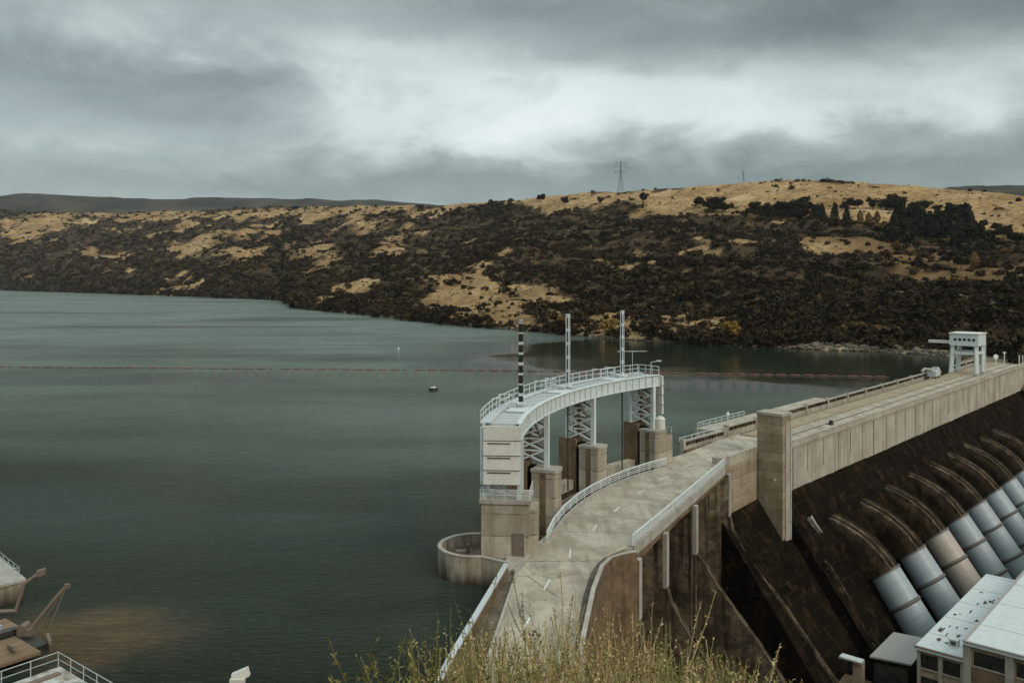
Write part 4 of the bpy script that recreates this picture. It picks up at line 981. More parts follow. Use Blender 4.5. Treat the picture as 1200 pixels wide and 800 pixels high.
# ------------------------------------------------------------------ white gantry
gan = thing('gate_gantry', 'white steel gantry bridge curving over the spillway piers with panelled end', 'gantry', arc(66, 5.4, 8))
RF, RB, ZT, ZB = 64.0, 67.6, 15.5, 13.95
ths = np.linspace(4.6, 48.2, 31)
def girder(R, name, side):
    m = MB()
    for a_, b_ in zip(ths, ths[1:]):
        m.hexa([arc(R-.06,a_,ZB), arc(R+.06,a_,ZB), arc(R+.06,b_,ZB), arc(R-.06,b_,ZB)], [arc(R-.06,a_,ZT), arc(R+.06,a_,ZT), arc(R+.06,b_,ZT), arc(R-.06,b_,ZT)])
        for z0, z1 in ((ZB-.07,ZB),(ZT,ZT+.07)):
            m.hexa([arc(R-.28,a_,z0), arc(R+.28,a_,z0), arc(R+.28,b_,z0), arc(R-.28,b_,z0)], [arc(R-.28,a_,z1), arc(R+.28,a_,z1), arc(R+.28,b_,z1), arc(R-.28,b_,z1)])
    g = m.build(name, M['white_steel'], gan)
    for a_ in ths:
        m = MB(); m.hexa([arc(R-.24,a_-.05,ZB), arc(R-.06,a_-.05,ZB), arc(R-.06,a_+.05,ZB), arc(R-.24,a_+.05,ZB)], [arc(R-.24,a_-.05,ZT), arc(R-.06,a_-.05,ZT), arc(R-.06,a_+.05,ZT), arc(R-.24,a_+.05,ZT)]); m.build('stiffener', M['white_steel'], g)
girder(RF, 'front_girder', 1); girder(RB, 'rear_girder', -1)
m = MB()
for i, a_ in enumerate(np.linspace(5.2, 47.6, 44)):
    w = .20; m.hexa([arc(RB-.3,a_-w,ZT-.25), arc(RF+.3,a_-w,ZT-.25), arc(RF+.3,a_+w,ZT-.25), arc(RB-.3,a_+w,ZT-.25)], [arc(RB-.3,a_-w,ZT+.03), arc(RF+.3,a_-w,ZT+.03), arc(RF+.3,a_+w,ZT+.03), arc(RB-.3,a_+w,ZT+.03)])
m.build('crossbeams', M['white_steel'], gan)
m = MB(); fine = np.linspace(4.6, 48.2, 40)
m.sweep([tuple(arc(RB+.3,a_)[:2]) for a_ in fine], [tuple(arc(RB-.85,a_)[:2]) for a_ in fine], ZT+.075, ZT+.12); m.build('walkway', M['grey_steel'], gan)
for mid in (12.3, 26.2, 40.1):
    m = MB(); m.hexa([arc(RB-1.2,mid-1.5,ZT+.035), arc(RF+.3,mid-1.5,ZT+.035), arc(RF+.3,mid+1.5,ZT+.035), arc(RB-1.2,mid+1.5,ZT+.035)], [arc(RB-1.2,mid-1.5,ZT+.15), arc(RF+.3,mid-1.5,ZT+.15), arc(RF+.3,mid+1.5,ZT+.15), arc(RB-1.2,mid+1.5,ZT+.15)]); m.build('hoist_plate', M['white_steel'], gan)
for mid in (12.3, 26.2, 40.1):
    m = MB(); c = arc(66.2, mid+1.0, ZT+.15); rd = arc(65,mid)-arc(66,mid)
    m.box(c+Vector((0,0,.28)), .9, .7, .55, rd); m.tube([c+rd*.5+Vector((0,0,.35)), c+rd*1.25+Vector((0,0,.35))], .26, 10); m.build('hoist_motor', M['grey_steel'], gan)
m = MB()
for a_, b_ in zip(np.linspace(6,47,22), np.linspace(6,47,22)[1:]): m.beam(arc(RF,a_,ZB+.1), arc(RB,b_,ZB+.1), .16); m.beam(arc(RB,a_,ZB+.1), arc(RF,b_,ZB+.1), .16)
m.build('plan_bracing', M['brown_steel'], gan)
rlp = [tuple(arc(RB+.25, a_)[:2]) for a_ in np.linspace(4.8, 48, 15)]
railing('gantry_railing', 'white railing along lake edge of curved white gantry deck', rlp, ZT+.12, 1.15, 1.6, (1.,.5), 'white_steel', .05)
for mid, lb in ((12.3,'low white guard rail round foot of dark mast'),(26.2,'low white guard rail round foot of middle mast'),(40.1,'low white guard rail round foot of far mast')):
    railing('mast_guard', lb, [tuple(arc(RB+.2,mid-1.6)[:2]), tuple(arc(RB-1.3,mid-1.6)[:2]), tuple(arc(RB-1.3,mid+1.2)[:2]), tuple(arc(RB+.2,mid+1.2)[:2])], ZT+.15, 1.35, 1.4, (1.,.5), 'white_steel', .05)
railing('gantry_railing', 'short white railing closing far end of white gantry deck', [tuple(arc(RB+.1,48.1)[:2]), tuple(arc(RF-.1,48.1)[:2])], ZT+.12, 1.15, 1.4, (1.,.5), 'white_steel', .05)
m = MB(); c = arc(66.5, 45.5, ZT+.12); m.tube([c, c+Vector((0,0,3.4))], .05, 6); m.beam(c+Vector((-2.2,0,3.4)), c+Vector((2.2,.4,3.4)), .10); m.build('antenna', M['grey_steel'], gan)
m = MB(); c = arc(65.2, 47.8, ZT+.12); m.tube([c, c+Vector((.1,0,1.7)), c+Vector((1.1,.2,1.9))], .05, 6); m.box(c+Vector((1.3,.25,1.88)), .7, .3, .18); m.build('deck_lamp', M['white_steel'], gan)
# legs
for k in range(4):
    th = THK[k]; zb = 7.98 if k == 0 else (8.3)
    for R, nm in ((RF, 'front'), (RB-.1, 'rear')):
        z0 = 7.98 if k == 0 else (7.65 if R == RF else 8.3)
        for s_ in ((-.55, 2.2) if k == 0 else ((0.,) if R == RF else (-.9, .9))):
            m = MB(); wd = .55 if (R == RF and k) else .38
            m.hexa([arc(R+wd/2,th,z0,s_-wd/2), arc(R-wd/2,th,z0,s_-wd/2), arc(R-wd/2,th,z0,s_+wd/2), arc(R+wd/2,th,z0,s_+wd/2)], [arc(R+wd/2,th,ZB-.07,s_-wd/2), arc(R-wd/2,th,ZB-.07,s_-wd/2), arc(R-wd/2,th,ZB-.07,s_+wd/2), arc(R+wd/2,th,ZB-.07,s_+wd/2)])
            m.build('column', M['white_steel'], gan)
    m = MB(); m2 = MB(); N_ = 4; zz = np.linspace(8.3, ZB-.1, N_+1)
    for s_ in ((-.55,) if k == 0 else (-.9, .9)):
        for i in range(N_):
            tgt = m if s_ < 0 else m2
            tgt.beam(arc(RB-.1,th,zz[i],s_), arc(RF+.3,th,zz[i+1],s_*.3), .16); tgt.beam(arc(RF+.3,th,zz[i],s_*.3), arc(RB-.1,th,zz[i+1],s_), .16); tgt.beam(arc(RB-.1,th,zz[i+1],s_), arc(RF+.3,th,zz[i+1],s_*.3), .14)
    if k:
        for i in range(N_*2):
            za, zb_ = np.linspace(8.3, ZB-.1, N_*2+1)[i:i+2]; m.beam(arc(RB-.1,th,za,-.9), arc(RB-.1,th,zb_,.9), .13); m.beam(arc(RB-.1,th,za,.9), arc(RB-.1,th,zb_,-.9), .13)
    m.build('bracing', M['white_steel'], gan)
    if m2.v: m2.build('bracing', M['brown_steel'], gan)  # same bracing in brown: shade on the white steel put into colour
    # raking stay from the leg up to the girder
    if k:
        m = MB()
        for q_ in (-1,1): m.beam(arc(RF+.9,th,ZB-.1,q_*2.6), arc(RF+.6,th,11.2,q_*.4), .18)
        m.build('knee_brace', M['brown_steel'], gan)
        m = MB(); m.tube([arc(66.2,th,8.0,.1), arc(66.2,th,ZB,.1)], .32, 10); m.build('cable_duct', M['brown_steel'], gan)
# panelled end
zs_ = [9.55, 10.98, 12.42, 13.86, 15.35]
for i in range(4):
    m = MB(); w0 = .12 if i < 3 else .0; a0, a1 = RB-.1, RF-.15
    z0, z1 = zs_[i]+.1, zs_[i+1]
    m.hexa([arc(a0,4.6,z0,-.62-w0), arc(a1,4.6,z0,-.62-w0), arc(a1,4.6,z0,-.3), arc(a0,4.6,z0,-.3)], [arc(a0,4.6,z1,-.62), arc(a1,4.6,z1,-.62), arc(a1,4.6,z1,-.3), arc(a0,4.6,z1,-.3)])
    p_ = m.build('cladding_panel', M['white_panel'], gan)
    m = MB(); m.hexa([arc(a0,4.6,z0-.1,-.5), arc(a1,4.6,z0-.1,-.5), arc(a1,4.6,z0-.1,-.3), arc(a0,4.6,z0-.1,-.3)], [arc(a0,4.6,z0,-.5), arc(a1,4.6,z0,-.5), arc(a1,4.6,z0,-.3), arc(a0,4.6,z0,-.3)]); m.build('gap_strip', M['dark_steel'], p_)
    if i < 3:
        m = MB(); m.beam(arc(RB-.5,4.6,z1-.16,-.70), arc(RF+.8,4.6,z1-.16,-.70), .07); m.build('grab_bar', M['dark_steel'], p_)
m = MB(); m.hexa([arc(RB+.22,4.6,9.6,-.4), arc(RB-.06,4.6,9.6,-.4), arc(RB-.06,4.6,9.6,.5), arc(RB+.22,4.6,9.6,.5)], [arc(RB+.22,4.6,15.2,-.4), arc(RB-.06,4.6,15.2,-.4), arc(RB-.06,4.6,15.2,.5), arc(RB+.22,4.6,15.2,.5)]); m.build('ladder_cage', M['white_steel'], gan)
for i in range(4):
    a0, a1 = RB-.1, RF-.35; z0, z1 = zs_[i]+.12, zs_[i+1]
    m = MB(); m.hexa([arc(a0,48.2,z0,.3), arc(a1,48.2,z0,.3), arc(a1,48.2,z0,.74), arc(a0,48.2,z0,.74)], [arc(a0,48.2,z1,.3), arc(a1,48.2,z1,.3), arc(a1,48.2,z1,.64), arc(a0,48.2,z1,.64)]); m.build('cladding_panel', M['white_panel'], gan)
# hoist masts
mlab = ['dark lattice hoist mast with white bars, nearest on gantry', 'white slotted hoist mast in middle of gantry', 'white slotted hoist mast at far end of gantry']
for i, mid in enumerate((13.9, 28.6, 41.5)):
    base = arc(65.65, mid+.8, ZT+.16); t = thing('hoist_mast', mlab[i], 'mast', base, -R_(mid)); Hm = 9.5; w = .17
    m = MB()
    for sx in (-1,1):
        for sy in (-1,1): m.box((sx*w, sy*w, Hm/2), .10, .10, Hm)
    m.build('uprights', M['dark_steel' if i == 0 else 'white_steel'], t, local=True)
    for zz in np.linspace(.4 if i else 1.2, Hm-.25, 6 if i else 8):
        m = MB(); hh = (.42 if i else random.choice((.16,.24,.34)))
        for sy in (-1,1): m.box((0, sy*(w+.055), zz), .42, .02, hh)
        for sx in (-1,1): m.box((sx*(w+.055), 0, zz), .02, .42, hh)
        m.build('batten_plate', M['white_steel'], t, local=True)
    m = MB(); m.tube([(0,0,-.1),(0,0,Hm-.4)], .16 if i == 0 else .15, 8); m.build('spindle', M['dark_steel'], t, local=True)
    m = MB(); m.tube([(0,0,-.1),(0,0,-13.5)], .11, 8); m.build('lifting_rod', M['dark_steel'], t, local=True)
    m = MB(); m.box((0,0,.12), 1.1, 1.1, .24); m.build('base_box', M['white_steel'], t, local=True)
    m = MB(); m.box((0,0,Hm), .5, .5, .1); m.build('cap_plate', M['white_steel'], t, local=True)

# ------------------------------------------------------------------ round platform
t = thing('round_platform', 'round stained concrete platform with curved parapet standing in the lake', 'platform', (-3.6,87.3,0))
cx, cy, rr0 = -3.6, 87.3, 3.95
outer = [( -.4, 81.6)]+[(cx+rr0*math.cos(a_), cy+rr0*math.sin(a_)) for a_ in np.linspace(R_(-82), R_(-278), 34)]+[(-2.2,91.1),(.6,90.6)]
inner = [( -.3, 81.95)]+[(cx+(rr0-.34)*math.cos(a_), cy+(rr0-.34)*math.sin(a_)) for a_ in np.linspace(R_(-82), R_(-278), 34)]+[(-2.2,90.75),(.6,90.25)]
m = MB(); m.sweep(outer, inner, -8, 2.62); m.build('parapet', M['concrete_water'], t, smooth=False)
def scl(pl, k_): return [(cx+(p[0]-cx)*k_, cy+(p[1]-cy)*k_) for p in pl]
m = MB(); m.sweep(scl(outer,1.012), scl(inner,.985), 2.62, 2.76); m.build('coping', M['concrete_coping'], t)
m = MB(); fl = inner+[(2.4,90),(2.2,82.2)]; m.prism(fl, -8, 1.45); m.build('floor', M['gutter'], t)
m = MB(); dbox2 = m.box((-5.2,87.5,1.75), 1.0, .8, .6); m.box((-5.0,86.1,1.65), .7,.6,.4); m.tube([(-4.6,88.6,1.45),(-4.6,88.6,2.3)], .18, 8); m.build('bollards', M['brown_steel'], t)
m = MB(); m.prism([(-.9,80.2),(1.6,81.2),(3.2,87.2),(1.2,84.8),(-.5,84.2)], -6, ZR-.01); tag(m.build('landing', M['concrete_pale'], loc=(0,83,0)), 'small pale concrete landing between square pier and road', 'landing')

# ------------------------------------------------------------------ lake: boom, floats
bp = [at(u, v, .05) for u, v in ((-420,426),(-200,428),(0,430),(200,431.5),(400,433),(600,434.5),(800,437.5),(950,440),(1052,442))]
pts = []
for a_, b_ in zip(bp, bp[1:]):
    k_ = max(2, int((b_-a_).length/1.0))
    for i in range(k_): pts.append(a_.lerp(b_, i/k_))
t = thing('floating_boom', 'long thin line of red floats strung across the lake', 'boom', bp[4])
m = MB(); m.tube(pts[::6], .07, 6); m.build('cable', M['brown_steel'], t)
vis = [i for i in range(0, len(pts)-3) if pts[i].x > -185]; step = max(3, math.ceil(len(vis)/98))
for j, i in enumerate(vis[::step][:98]):
    a_ = pts[i]; b_ = pts[min(i+step-1, len(pts)-1)]; d = (b_-a_)
    m = MB(); m.tube([a_+Vector((0,0,.05)), a_+d*.06+Vector((0,0,.1)), a_+d*(.9 if j % 11 != 4 else .35)+Vector((0,0,.1)), a_+d*(.96 if j % 11 != 4 else .4)+Vector((0,0,.05))], [.08,.24,.24,.08], 8); m.build('float', M['red_float'], t, smooth=True)
p = at(508, 458.5, 0.); t = thing('mooring_float', 'small dark float with white top drifting on lake left of gantry', 'float', p)
m = MB(); m.prism([(p.x+1.25*math.cos(a_)*(1.0), p.y+.8*math.sin(a_)) for a_ in np.linspace(0, 6.283, 18)[:-1]], -.4, .95); m.build('hull', M['dark_steel'], t)
m = MB(); m.prism([(p.x-.1+.8*math.cos(a_), p.y+.45*math.sin(a_)) for a_ in np.linspace(0, 6.283, 18)[:-1]], .95, 1.12); m.tube([p+Vector((.2,0,1.1)), p+Vector((.2,0,1.45))], .14, 8); m.build('deck', M['white_float'], t)
for u, v, lb in ((467,409.5,'small white buoy far out on pale lake water'),(853,487,'small white buoy on dark rippled water beside the tower')):
    p = at(u, v, 0); m = MB(); m.tube([p+Vector((0,0,-.3)), p+Vector((0,0,.1)), p+Vector((0,0,.5)), p+Vector((0,0,.8))], [.2,.36,.34,.1], 10); m.tube([p+Vector((0,0,.8)), p+Vector((0,0,1.1))], .05, 6)
    tag(m.build('marker_buoy', M['white_float'], loc=p, smooth=True), lb, 'buoy')

# ------------------------------------------------------------------ gantry crane and rake on the crest
cr = thing('gantry_crane', 'white portal crane with long jib straddling rails at far end of dam', 'crane', D(142,-9.7,ZR))
sA, sB, oA, oB = 139.5, 146.5, -13.0, -6.4
for s_ in (sA, sB):
    for o_ in (oA, oB):
        m = MB(); lean = .5 if o_ == oA else -.1
        m.beam(D(s_,o_,ZR+.6), D(s_,o_+lean,10.7), .95, .75); lg = m.build('leg', M['white_steel'], cr)
        m = MB(); m.box(D(s_,o_,ZR+.45), 1.9, .8, .6, DT); m.build('bogie', M['grey_steel'], lg)
    m = MB(); m.beam(D(s_,oA+.4,8.6), D(s_,oB,8.6), .6, .8); m.build('cross_beam', M['white_steel'], cr)
for o_ in (oA+.4, oB): m = MB(); m.beam(D(sA,o_,8.6), D(sB,o_,8.6), .5, .7); m.build('side_beam', M['white_steel'], cr)
m = MB(); dbox(m, sA-.7, sB+.7, oA-.2, oB+.6, 10.7, 14.0); hs = m.build('machine_house', M['white_steel'], cr)
m = MB(); dbox(m, sA-.95, sB+.95, oA-.45, oB+.85, 14.0, 14.25); m.build('roof', M['white_panel'], cr)
for i in range(5):
    m = MB(); o_ = oA+.9+i*1.2; dbox(m, sA-.76, sA-.705, o_, o_+.75, 12.1, 12.8); m.build('window', M['glass'], hs)
m = MB(); dbox(m, sA+2, sA+3.2, oA-6.6, oA-.2, 11.0, 11.8); jb = m.build('jib', M['white_panel'], cr)
m = MB(); m.tube([D(sA+2.6,oA-6.2,11), D(sA+2.6,oA-6.2,8.5)], .05, 6); m.box(D(sA+2.6,oA-6.2,8.4), .5,.3,.5); m.build('hook', M['dark_steel'], jb)
m = MB()
for i in range(14): m.beam(D(sB+.3,oB+.55,ZR+.8+i*.6), D(sB+.9,oB+.55,ZR+.8+i*.6), .05)
m.beam(D(sB+.3,oB+.55,ZR+.4), D(sB+.3,oB+.55,11), .07); m.beam(D(sB+.9,oB+.55,ZR+.4), D(sB+.9,oB+.55,11), .07); m.build('ladder', M['grey_steel'], cr)
rk_ = thing('trash_rake', 'grey intake rake machine with long arm parked on dam crest before crane', 'machine', D(124,-13,ZR))
c = D(124,-13.2,ZR+.22); m = MB(); m.box(c+Vector((0,0,1.3)), 4.2, 2.2, 1.5, DT); m.box(c+DT*1.6+Vector((0,0,2.3)), 1.3, 1.6, .8, DT); m.build('body', M['grey_steel'], rk_)
for q_ in (-1.5,1.5):
    for w_ in (-.9,.9): m = MB(); cc = c+DT*q_+DN*w_+Vector((0,0,.35)); m.tube([cc-DN*.15, cc+DN*.15], .38, 12); m.build('wheel', M['dark_steel'], rk_)
m = MB(); m.tube([c-DT*1+Vector((0,0,2.2)), c-DT*4.5-DN*1+Vector((0,0,2.7)), c-DT*6.5-DN*1.2+Vector((0,0,2.2))], [.42,.38,.26], 10); m.tube([c+DT*1.5+Vector((0,0,2.5)), c+DT*4+Vector((0,0,2.3)), c+DT*6.2+Vector((0,0,.9))], [.4,.35,.3], 10); m.build('arm', M['concrete_coping'], rk_)
# bits at the far abutment
for u, v, h, lb, kind in ((1167,414,1.9,'round white sign on post right of gantry crane','disc'),(1177,411,3.2,'slim white lamp post right of round white sign','lamp'),(1194.5,417,2.4,'first of two white posts at right picture edge','post'),(1198.5,417,2.4,'second of two white posts at right picture edge','post')):
    d_ = 268.; g = Vector(((u-600)/1000*d_, d_, 3.2)); m = MB(); m.tube([g+Vector((0,0,-1.2)), g+Vector((0,0,h))], .14, 6)
    if kind == 'disc': m.tube([g+Vector((0,-.1,h)), g+Vector((0,.1,h))], .75, 16)
    if kind == 'lamp': m.box(g+Vector((0,0,h)), .8, .5, .35)
    tag(m.build({'disc':'round_sign','lamp':'lamp_post','post':'marker_post'}[kind], M['white_float'], loc=g), lb, {'disc':'sign','lamp':'lamp post','post':'post'}[kind])
sheet('abutment_ground', [tuple(D(168,-15)[:2]), tuple(D(168,-13.9)[:2]), tuple(D(181,-13.9)[:2]), tuple(D(181,-2)[:2]), tuple(D(230,0)[:2]), tuple(D(230,-25)[:2]), tuple(D(182,-22)[:2])], 2.2, M['gutter'])

# ------------------------------------------------------------------ powerhouse
ph = thing('powerhouse', 'beige powerhouse with pale stepped flat roof below the penstocks', 'building', D(20,33,-40), 0)
zl, zh = -17.5, -15.1
def walls(s0, s1, o0, o1, z1, nm, mat): m = MB(); dbox(m, s0, s1, o0, o1, -42, z1); return m.build(nm, M[mat], ph)
low = walls(-8.4, 27, 22.1, 27.6, zl-.35, 'low_block', 'render_beige'); high = walls(-8.7, 120, 27.6, 52, zh-.4, 'main_hall', 'render_beige')
m = MB(); dbox(m, -8.9, 27.3, 21.8, 27.58, zl-.35, zl); lr_ = m.build('low_roof', M['roof'], ph)
m = MB(); dbox(m, -9.2, 120.5, 27.6, 52.5, zh-.4, zh); hr_ = m.build('main_roof', M['roof'], ph)
m = MB(); dbox(m, -9.2, 120.5, 27.52, 27.85, zh, zh+.14); dbox(m, -9.25, -8.9, 27.85, 52.5, zh, zh+.12); m.build('gutter_edge', M['roof_grey'], hr_)
m = MB(); dbox(m, -8.95, -8.6, 21.8, 27.5, zl, zl+.12); m.build('gutter_edge', M['brown_steel'], lr_)
m = MB()
for s_ in np.arange(-2, 120, 9.7): dbox(m, s_-.03, s_+.03, 27.9, 52, zh, zh+.03)
m.build('sheet_seams', M['roof_grey'], hr_)
m = MB()
for s_ in np.arange(-3, 27, 7.3): dbox(m, s_-.03, s_+.03, 21.8, 27.5, zl, zl+.03)
m.build('sheet_seams', M['roof_grey'], lr_)
rr = random.Random(4)
for i in range(28):                           # rust-stained patches on the low roof
    s_ = rr.uniform(-6,18); o_ = rr.uniform(22.6,26.8); m = MB(); L = rr.uniform(.25,1.0); w = rr.uniform(.1,.35)
    n_ = 9; m.add([D(s_+L*math.cos(6.283*q_/n_)*rr.uniform(.6,1.2), o_+w*math.sin(6.283*q_/n_)*rr.uniform(.6,1.2), zl+.008) for q_ in range(n_)], [tuple(range(n_))]); m.build('rust_patch', M['brown_soil'], lr_)
m = MB(); dbox(m, -5.6, -4.7, 25.0, 26.1, zl, zl+.85); hb = m.build('roof_hatch', M['roof'], ph)
m = MB(); dbox(m, -5.66, -5.6, 25.25, 25.85, zl+.2, zl+.65); m.build('opening', M['glass'], hb)
def facade(s_, o0, o1, rows, ncols, z_top, blk):
    for r_ in range(rows):
        for c_ in range(ncols):
            w = (o1-o0)/ncols; a_ = o0+c_*w+.32; b_ = o0+(c_+1)*w-.32; z1 = z_top-.75-r_*2.9; z0 = z1-1.75
            m = MB(); dbox(m, s_-.02, s_+.3, a_, b_, z0, z1); wn = m.build('window', M['glass'], blk)
            m = MB(); dbox(m, s_-.16, s_-.02, a_-.1, b_+.1, z0-.16, z0); m.build('sill', M['concrete_coping'], wn)
            m = MB()
            for q_ in (1,2,3): x_ = a_+(b_-a_)*q_/4; dbox(m, s_-.06, s_-.02, x_-.03, x_+.03, z0, z1)
            dbox(m, s_-.06, s_-.021, a_, b_, (z0+z1)/2-.03, (z0+z1)/2+.03); m.build('frame', M['dark_steel'], wn)
facade(-8.42, 22.1, 27.5, 4, 2, zl-.1, low); facade(-8.72, 28.4, 51.6, 1, 5, zh-.3, high)
for c_ in range(6):
    o_ = 28.0+c_*4.64; m = MB(); dbox(m, -9.05, -8.72, o_-.45, o_+.45, -42, zh-.4); m.build('pilaster', M['concrete_coping'], high)
for o_ in (22.25, 24.8, 27.35): m = MB(); dbox(m, -8.62, -8.4, o_-.2, o_+.2, -42, zl-.35); m.build('pilaster', M['concrete_coping'], low)
m = MB(); dbox(m, -8.95, -8.72, 28.5, 33, -21.4, -18.2); m.build('wall_panel', M['concrete_brown'], high)
# lean-to, platform and ground beside the powerhouse
ln = thing('lean_to', 'grey flat roofed lean-to between penstocks and powerhouse', 'shed', at(1040,760,-24))
q0, q1, q2 = at(1019,768,-22), at(1047,740,-22), at(1068,778,-22); q3 = q1+(q2-q0)
m = MB(); m.hexa([p-Vector((0,0,.25)) for p in (q0,q2,q3,q1)], [q0,q2,q3,q1]); m.build('roof', M['roof_grey'], ln)
ctr = (q0+q3)/2
def inn(p, k_=.94): r_ = ctr+(p-ctr)*k_; return r_
m = MB(); m.hexa([inn(p)-Vector((0,0,22)) for p in (q0,q2,q3,q1)], [inn(p)-Vector((0,0,.26)) for p in (q0,q2,q3,q1)]); m.build('wall', M['concrete_dark'], ln)
m = MB(); a_, b_ = inn(q0,.945), inn(q2,.945); dd = (b_-a_).normalized(); nn = Vector((dd.y,-dd.x,0))
m.box((a_+b_)/2+Vector((0,0,-2.2))+nn*.06, (b_-a_).length*.86, .1, 2.6, dd); m.build('opening', M['glass'], ln)
c = at(998, 772, -22.5); sl = thing('concrete_landing', 'small white topped landing on a beige block left of lean-to', 'landing', c)
m = MB(); m.box(c+Vector((0,0,.1)), 3.0, 1.3, .24, DN); m.build('top_slab', M['roof'], sl)
m = MB(); m.box(c+Vector((.7,-.2,-3.2))+DN*.2, 1.3, 1.0, 6.3, DN); m.box(c+Vector((0,0,-.2))+DN*1.2, .3, .9, .35, DN); m.build('block', M['render_beige'], sl)
tag(m and MB().hexa([D(-20,8,-42),D(-20,22,-42),D(-4,22,-42),D(-4,8,-42)], [D(-20,8,-26.5),D(-20,22,-26.5),D(-4,22,-26.),D(-4,8,-26.)]).build('yard_ground', M['concrete_brown']), kind='structure')
# tufts and debris on the dark dam slope
tt = [blob_template(26, 500+s, .9, leaf=.34) for s in range(4)]
pos = []; ms = []
for i in range(520):
    s_ = random.uniform(3.5, 120); z_ = random.uniform(-38,-5); o_ = -1.55+(-4.75-z_)*(26.45/37.75)
    pos.append(D(s_, o_, z_)[:]); ms.append(random.uniform(.08,.30))
pos = np.array(pos); ms = np.array(ms); k_ = len(pos)
v_, f_, t_ = merge(tt, pos, ms, rng.uniform(0,6,k_), rng.uniform(0,.7,k_), rng.integers(0,4,k_))
tag(raw_mesh('slope_weeds', v_, f_, M['scrub'], {'tone':('FACE', t_*.7)}), 'small brown weeds sprouting over the dark dam slope', 'weeds', kind='stuff')
def face(s_, z_): return D(s_, -1.55+(-4.75-z_)*(26.45/37.75)+.1, z_)
dl = ['bright pale seepage scar near top of dark slope right of tower','pale crusty seepage streak below first scar on dark slope','long pale seepage streak left of nearest penstock','short pale seepage streak at lower left of dark slope']
for lb, pts in zip(dl, ([(7.8,-8.2),(7.9,-9.6),(8.2,-10.6)], [(3.9,-13.5),(4.6,-14.4),(4.8,-16.8),(4.5,-19)], [(2.9+.8,-24),(3.6,-27),(4.3,-30),(4.2,-32)], [(-.2+3.3,-31),(3.2,-33),(3.6,-34.5)])):
    m = MB(); last = None; rs = random.Random(len(lb)); N_ = 22
    for i in range(N_+1):
        f_ = i/N_*(len(pts)-1); q_ = min(int(f_), len(pts)-2); g_ = f_-q_
        s_ = pts[q_][0]+(pts[q_+1][0]-pts[q_][0])*g_+rs.uniform(-.09,.09); z_ = pts[q_][1]+(pts[q_+1][1]-pts[q_][1])*g_
        w = (.26*(1-i/N_)**.7*rs.uniform(.5,1.2)+.03 if 'bright' in lb else rs.choice((.03,.06,.12,.17))); pr = (face(s_-w, z_), face(s_+w, z_))
        if last: m.hexa([last[0]-UPN*.5, last[1]-UPN*.5, pr[1]-UPN*.5, pr[0]-UPN*.5], [last[0]+UPN*.35, last[1]+UPN*.35, pr[1]+UPN*.35, pr[0]+UPN*.35])
        last = pr
    tag(m.build('seepage_crust', M['concrete_coping' if 'bright' in lb else 'concrete_worn_skylit'], loc=face(*pts[0])), lb, 'seepage crust')

# ------------------------------------------------------------------ lower left: jetty, work barge, platform
j = thing('jetty', 'concrete jetty end with white railing at left picture edge', 'jetty', (-48,78,0))
poly = [(-45.4,79.4),(-54,69),(-64,77),(-53,87)]
m = MB(); m.prism(poly, -5, 1.75); m.build('block', M['concrete_water'], j)
m = MB(); m.prism([(-45.2,79.4),(-54,68.7),(-64.2,77),(-53,87.2)], 1.75, 2.0); m.build('coping', M['concrete_coping'], j)
railing('jetty_railing', 'thin white railing on concrete jetty end at left edge', [(-53.8,69.4),(-45.8,79.3),(-53,86.4)], 2.0, 1.1, 1.8, (1.,.66,.33), 'grey_steel', .026)
b = thing('work_barge', 'timber decked work barge moored in silty shallows at lower left', 'barge', (-42,68,0))
e1 = Vector((.79,-.61,0)); e2 = Vector((-.61,-.79,0))
def slabq(m, c, l1, l2, z0, z1): 
    c = Vector((c[0],c[1],0)); P4 = [c, c+e1*l1, c+e1*l1+e2*l2, c+e2*l2]; return m.prism([tuple(p[:2]) for p in P4], z0, z1)
m = MB(); slabq(m, (-43.6,73.4), 8.2, 12, -.6, .7); m.build('hull', M['dark_steel'], b)
m = MB(); slabq(m, (-43.2,72.8), 3.2, 9, .7, .95); m.build('deck', M['timber'], b)
m = MB(); slabq(m, (-40.3,69.2), 4.6, 9, .7, .95); m.build('deck', M['timber'], b)
m = MB(); slabq(m, (-40.9,70.2), .7, 10, .7, 1.35); m.build('cross_beam', M['dark_steel'], b)
m = MB(); slabq(m, (-42.6,70.6), 1.0, 4, .95, 1.5); m.build('hatch_cover', M['pipe_blue'], b)
m = MB(); c = Vector((-39.3,69.6,1.3)); m.tube([c, c+Vector((1.6,.6,2.2)), c+Vector((2.4,1.,3.2))], [.16,.14,.12], 8); m.tube([c+Vector((.6,.2,0)), c+Vector((2.3,.9,3.0))], .05, 6); m.box(c+Vector((2.5,1.,3.2)), .4,.3,.35); m.tube([c+Vector((2.4,.9,3)), c+Vector((1.6,.0,.3))], .04, 6); m.build('davit', M['brown_steel'], b)
m = MB(); m.box(c+Vector((-.3,0,-.1)), 1.1, .9, .5); m.tube([c+Vector((-.5,-.5,.25)), c+Vector((-.5,.5,.25))], .3, 10); m.build('winch', M['brown_steel'], b)
m = MB(); c = Vector((-43.4,74.6,.9)); m.tube([c+Vector((-2,-1.5,.4)), c, c+Vector((.5,.4,2.2)), c+Vector((1.6,.9,3.0))], [.22,.2,.17,.14], 8); m.box(c+Vector((1.7,1.,3.)), .7,.5,.5, Vector((.8,.3,.2))); m.build('davit', M['brown_steel'], b)
m = MB(); m.beam((-39.6,67.2,.97), (-38.2,65.6,1.5), .3); m.beam((-37.9,69.6,.9),(-36.6,67.6,1.1), .25); m.build('deck_fittings', M['brown_steel'], b)
p_ = thing('pontoon', 'pale boarded pontoon with white railing at bottom left corner', 'pontoon', (-33,56,0))
def slabp(m, c, l1, l2, z0, z1): return slabq(m, c, l1, l2, z0, z1)
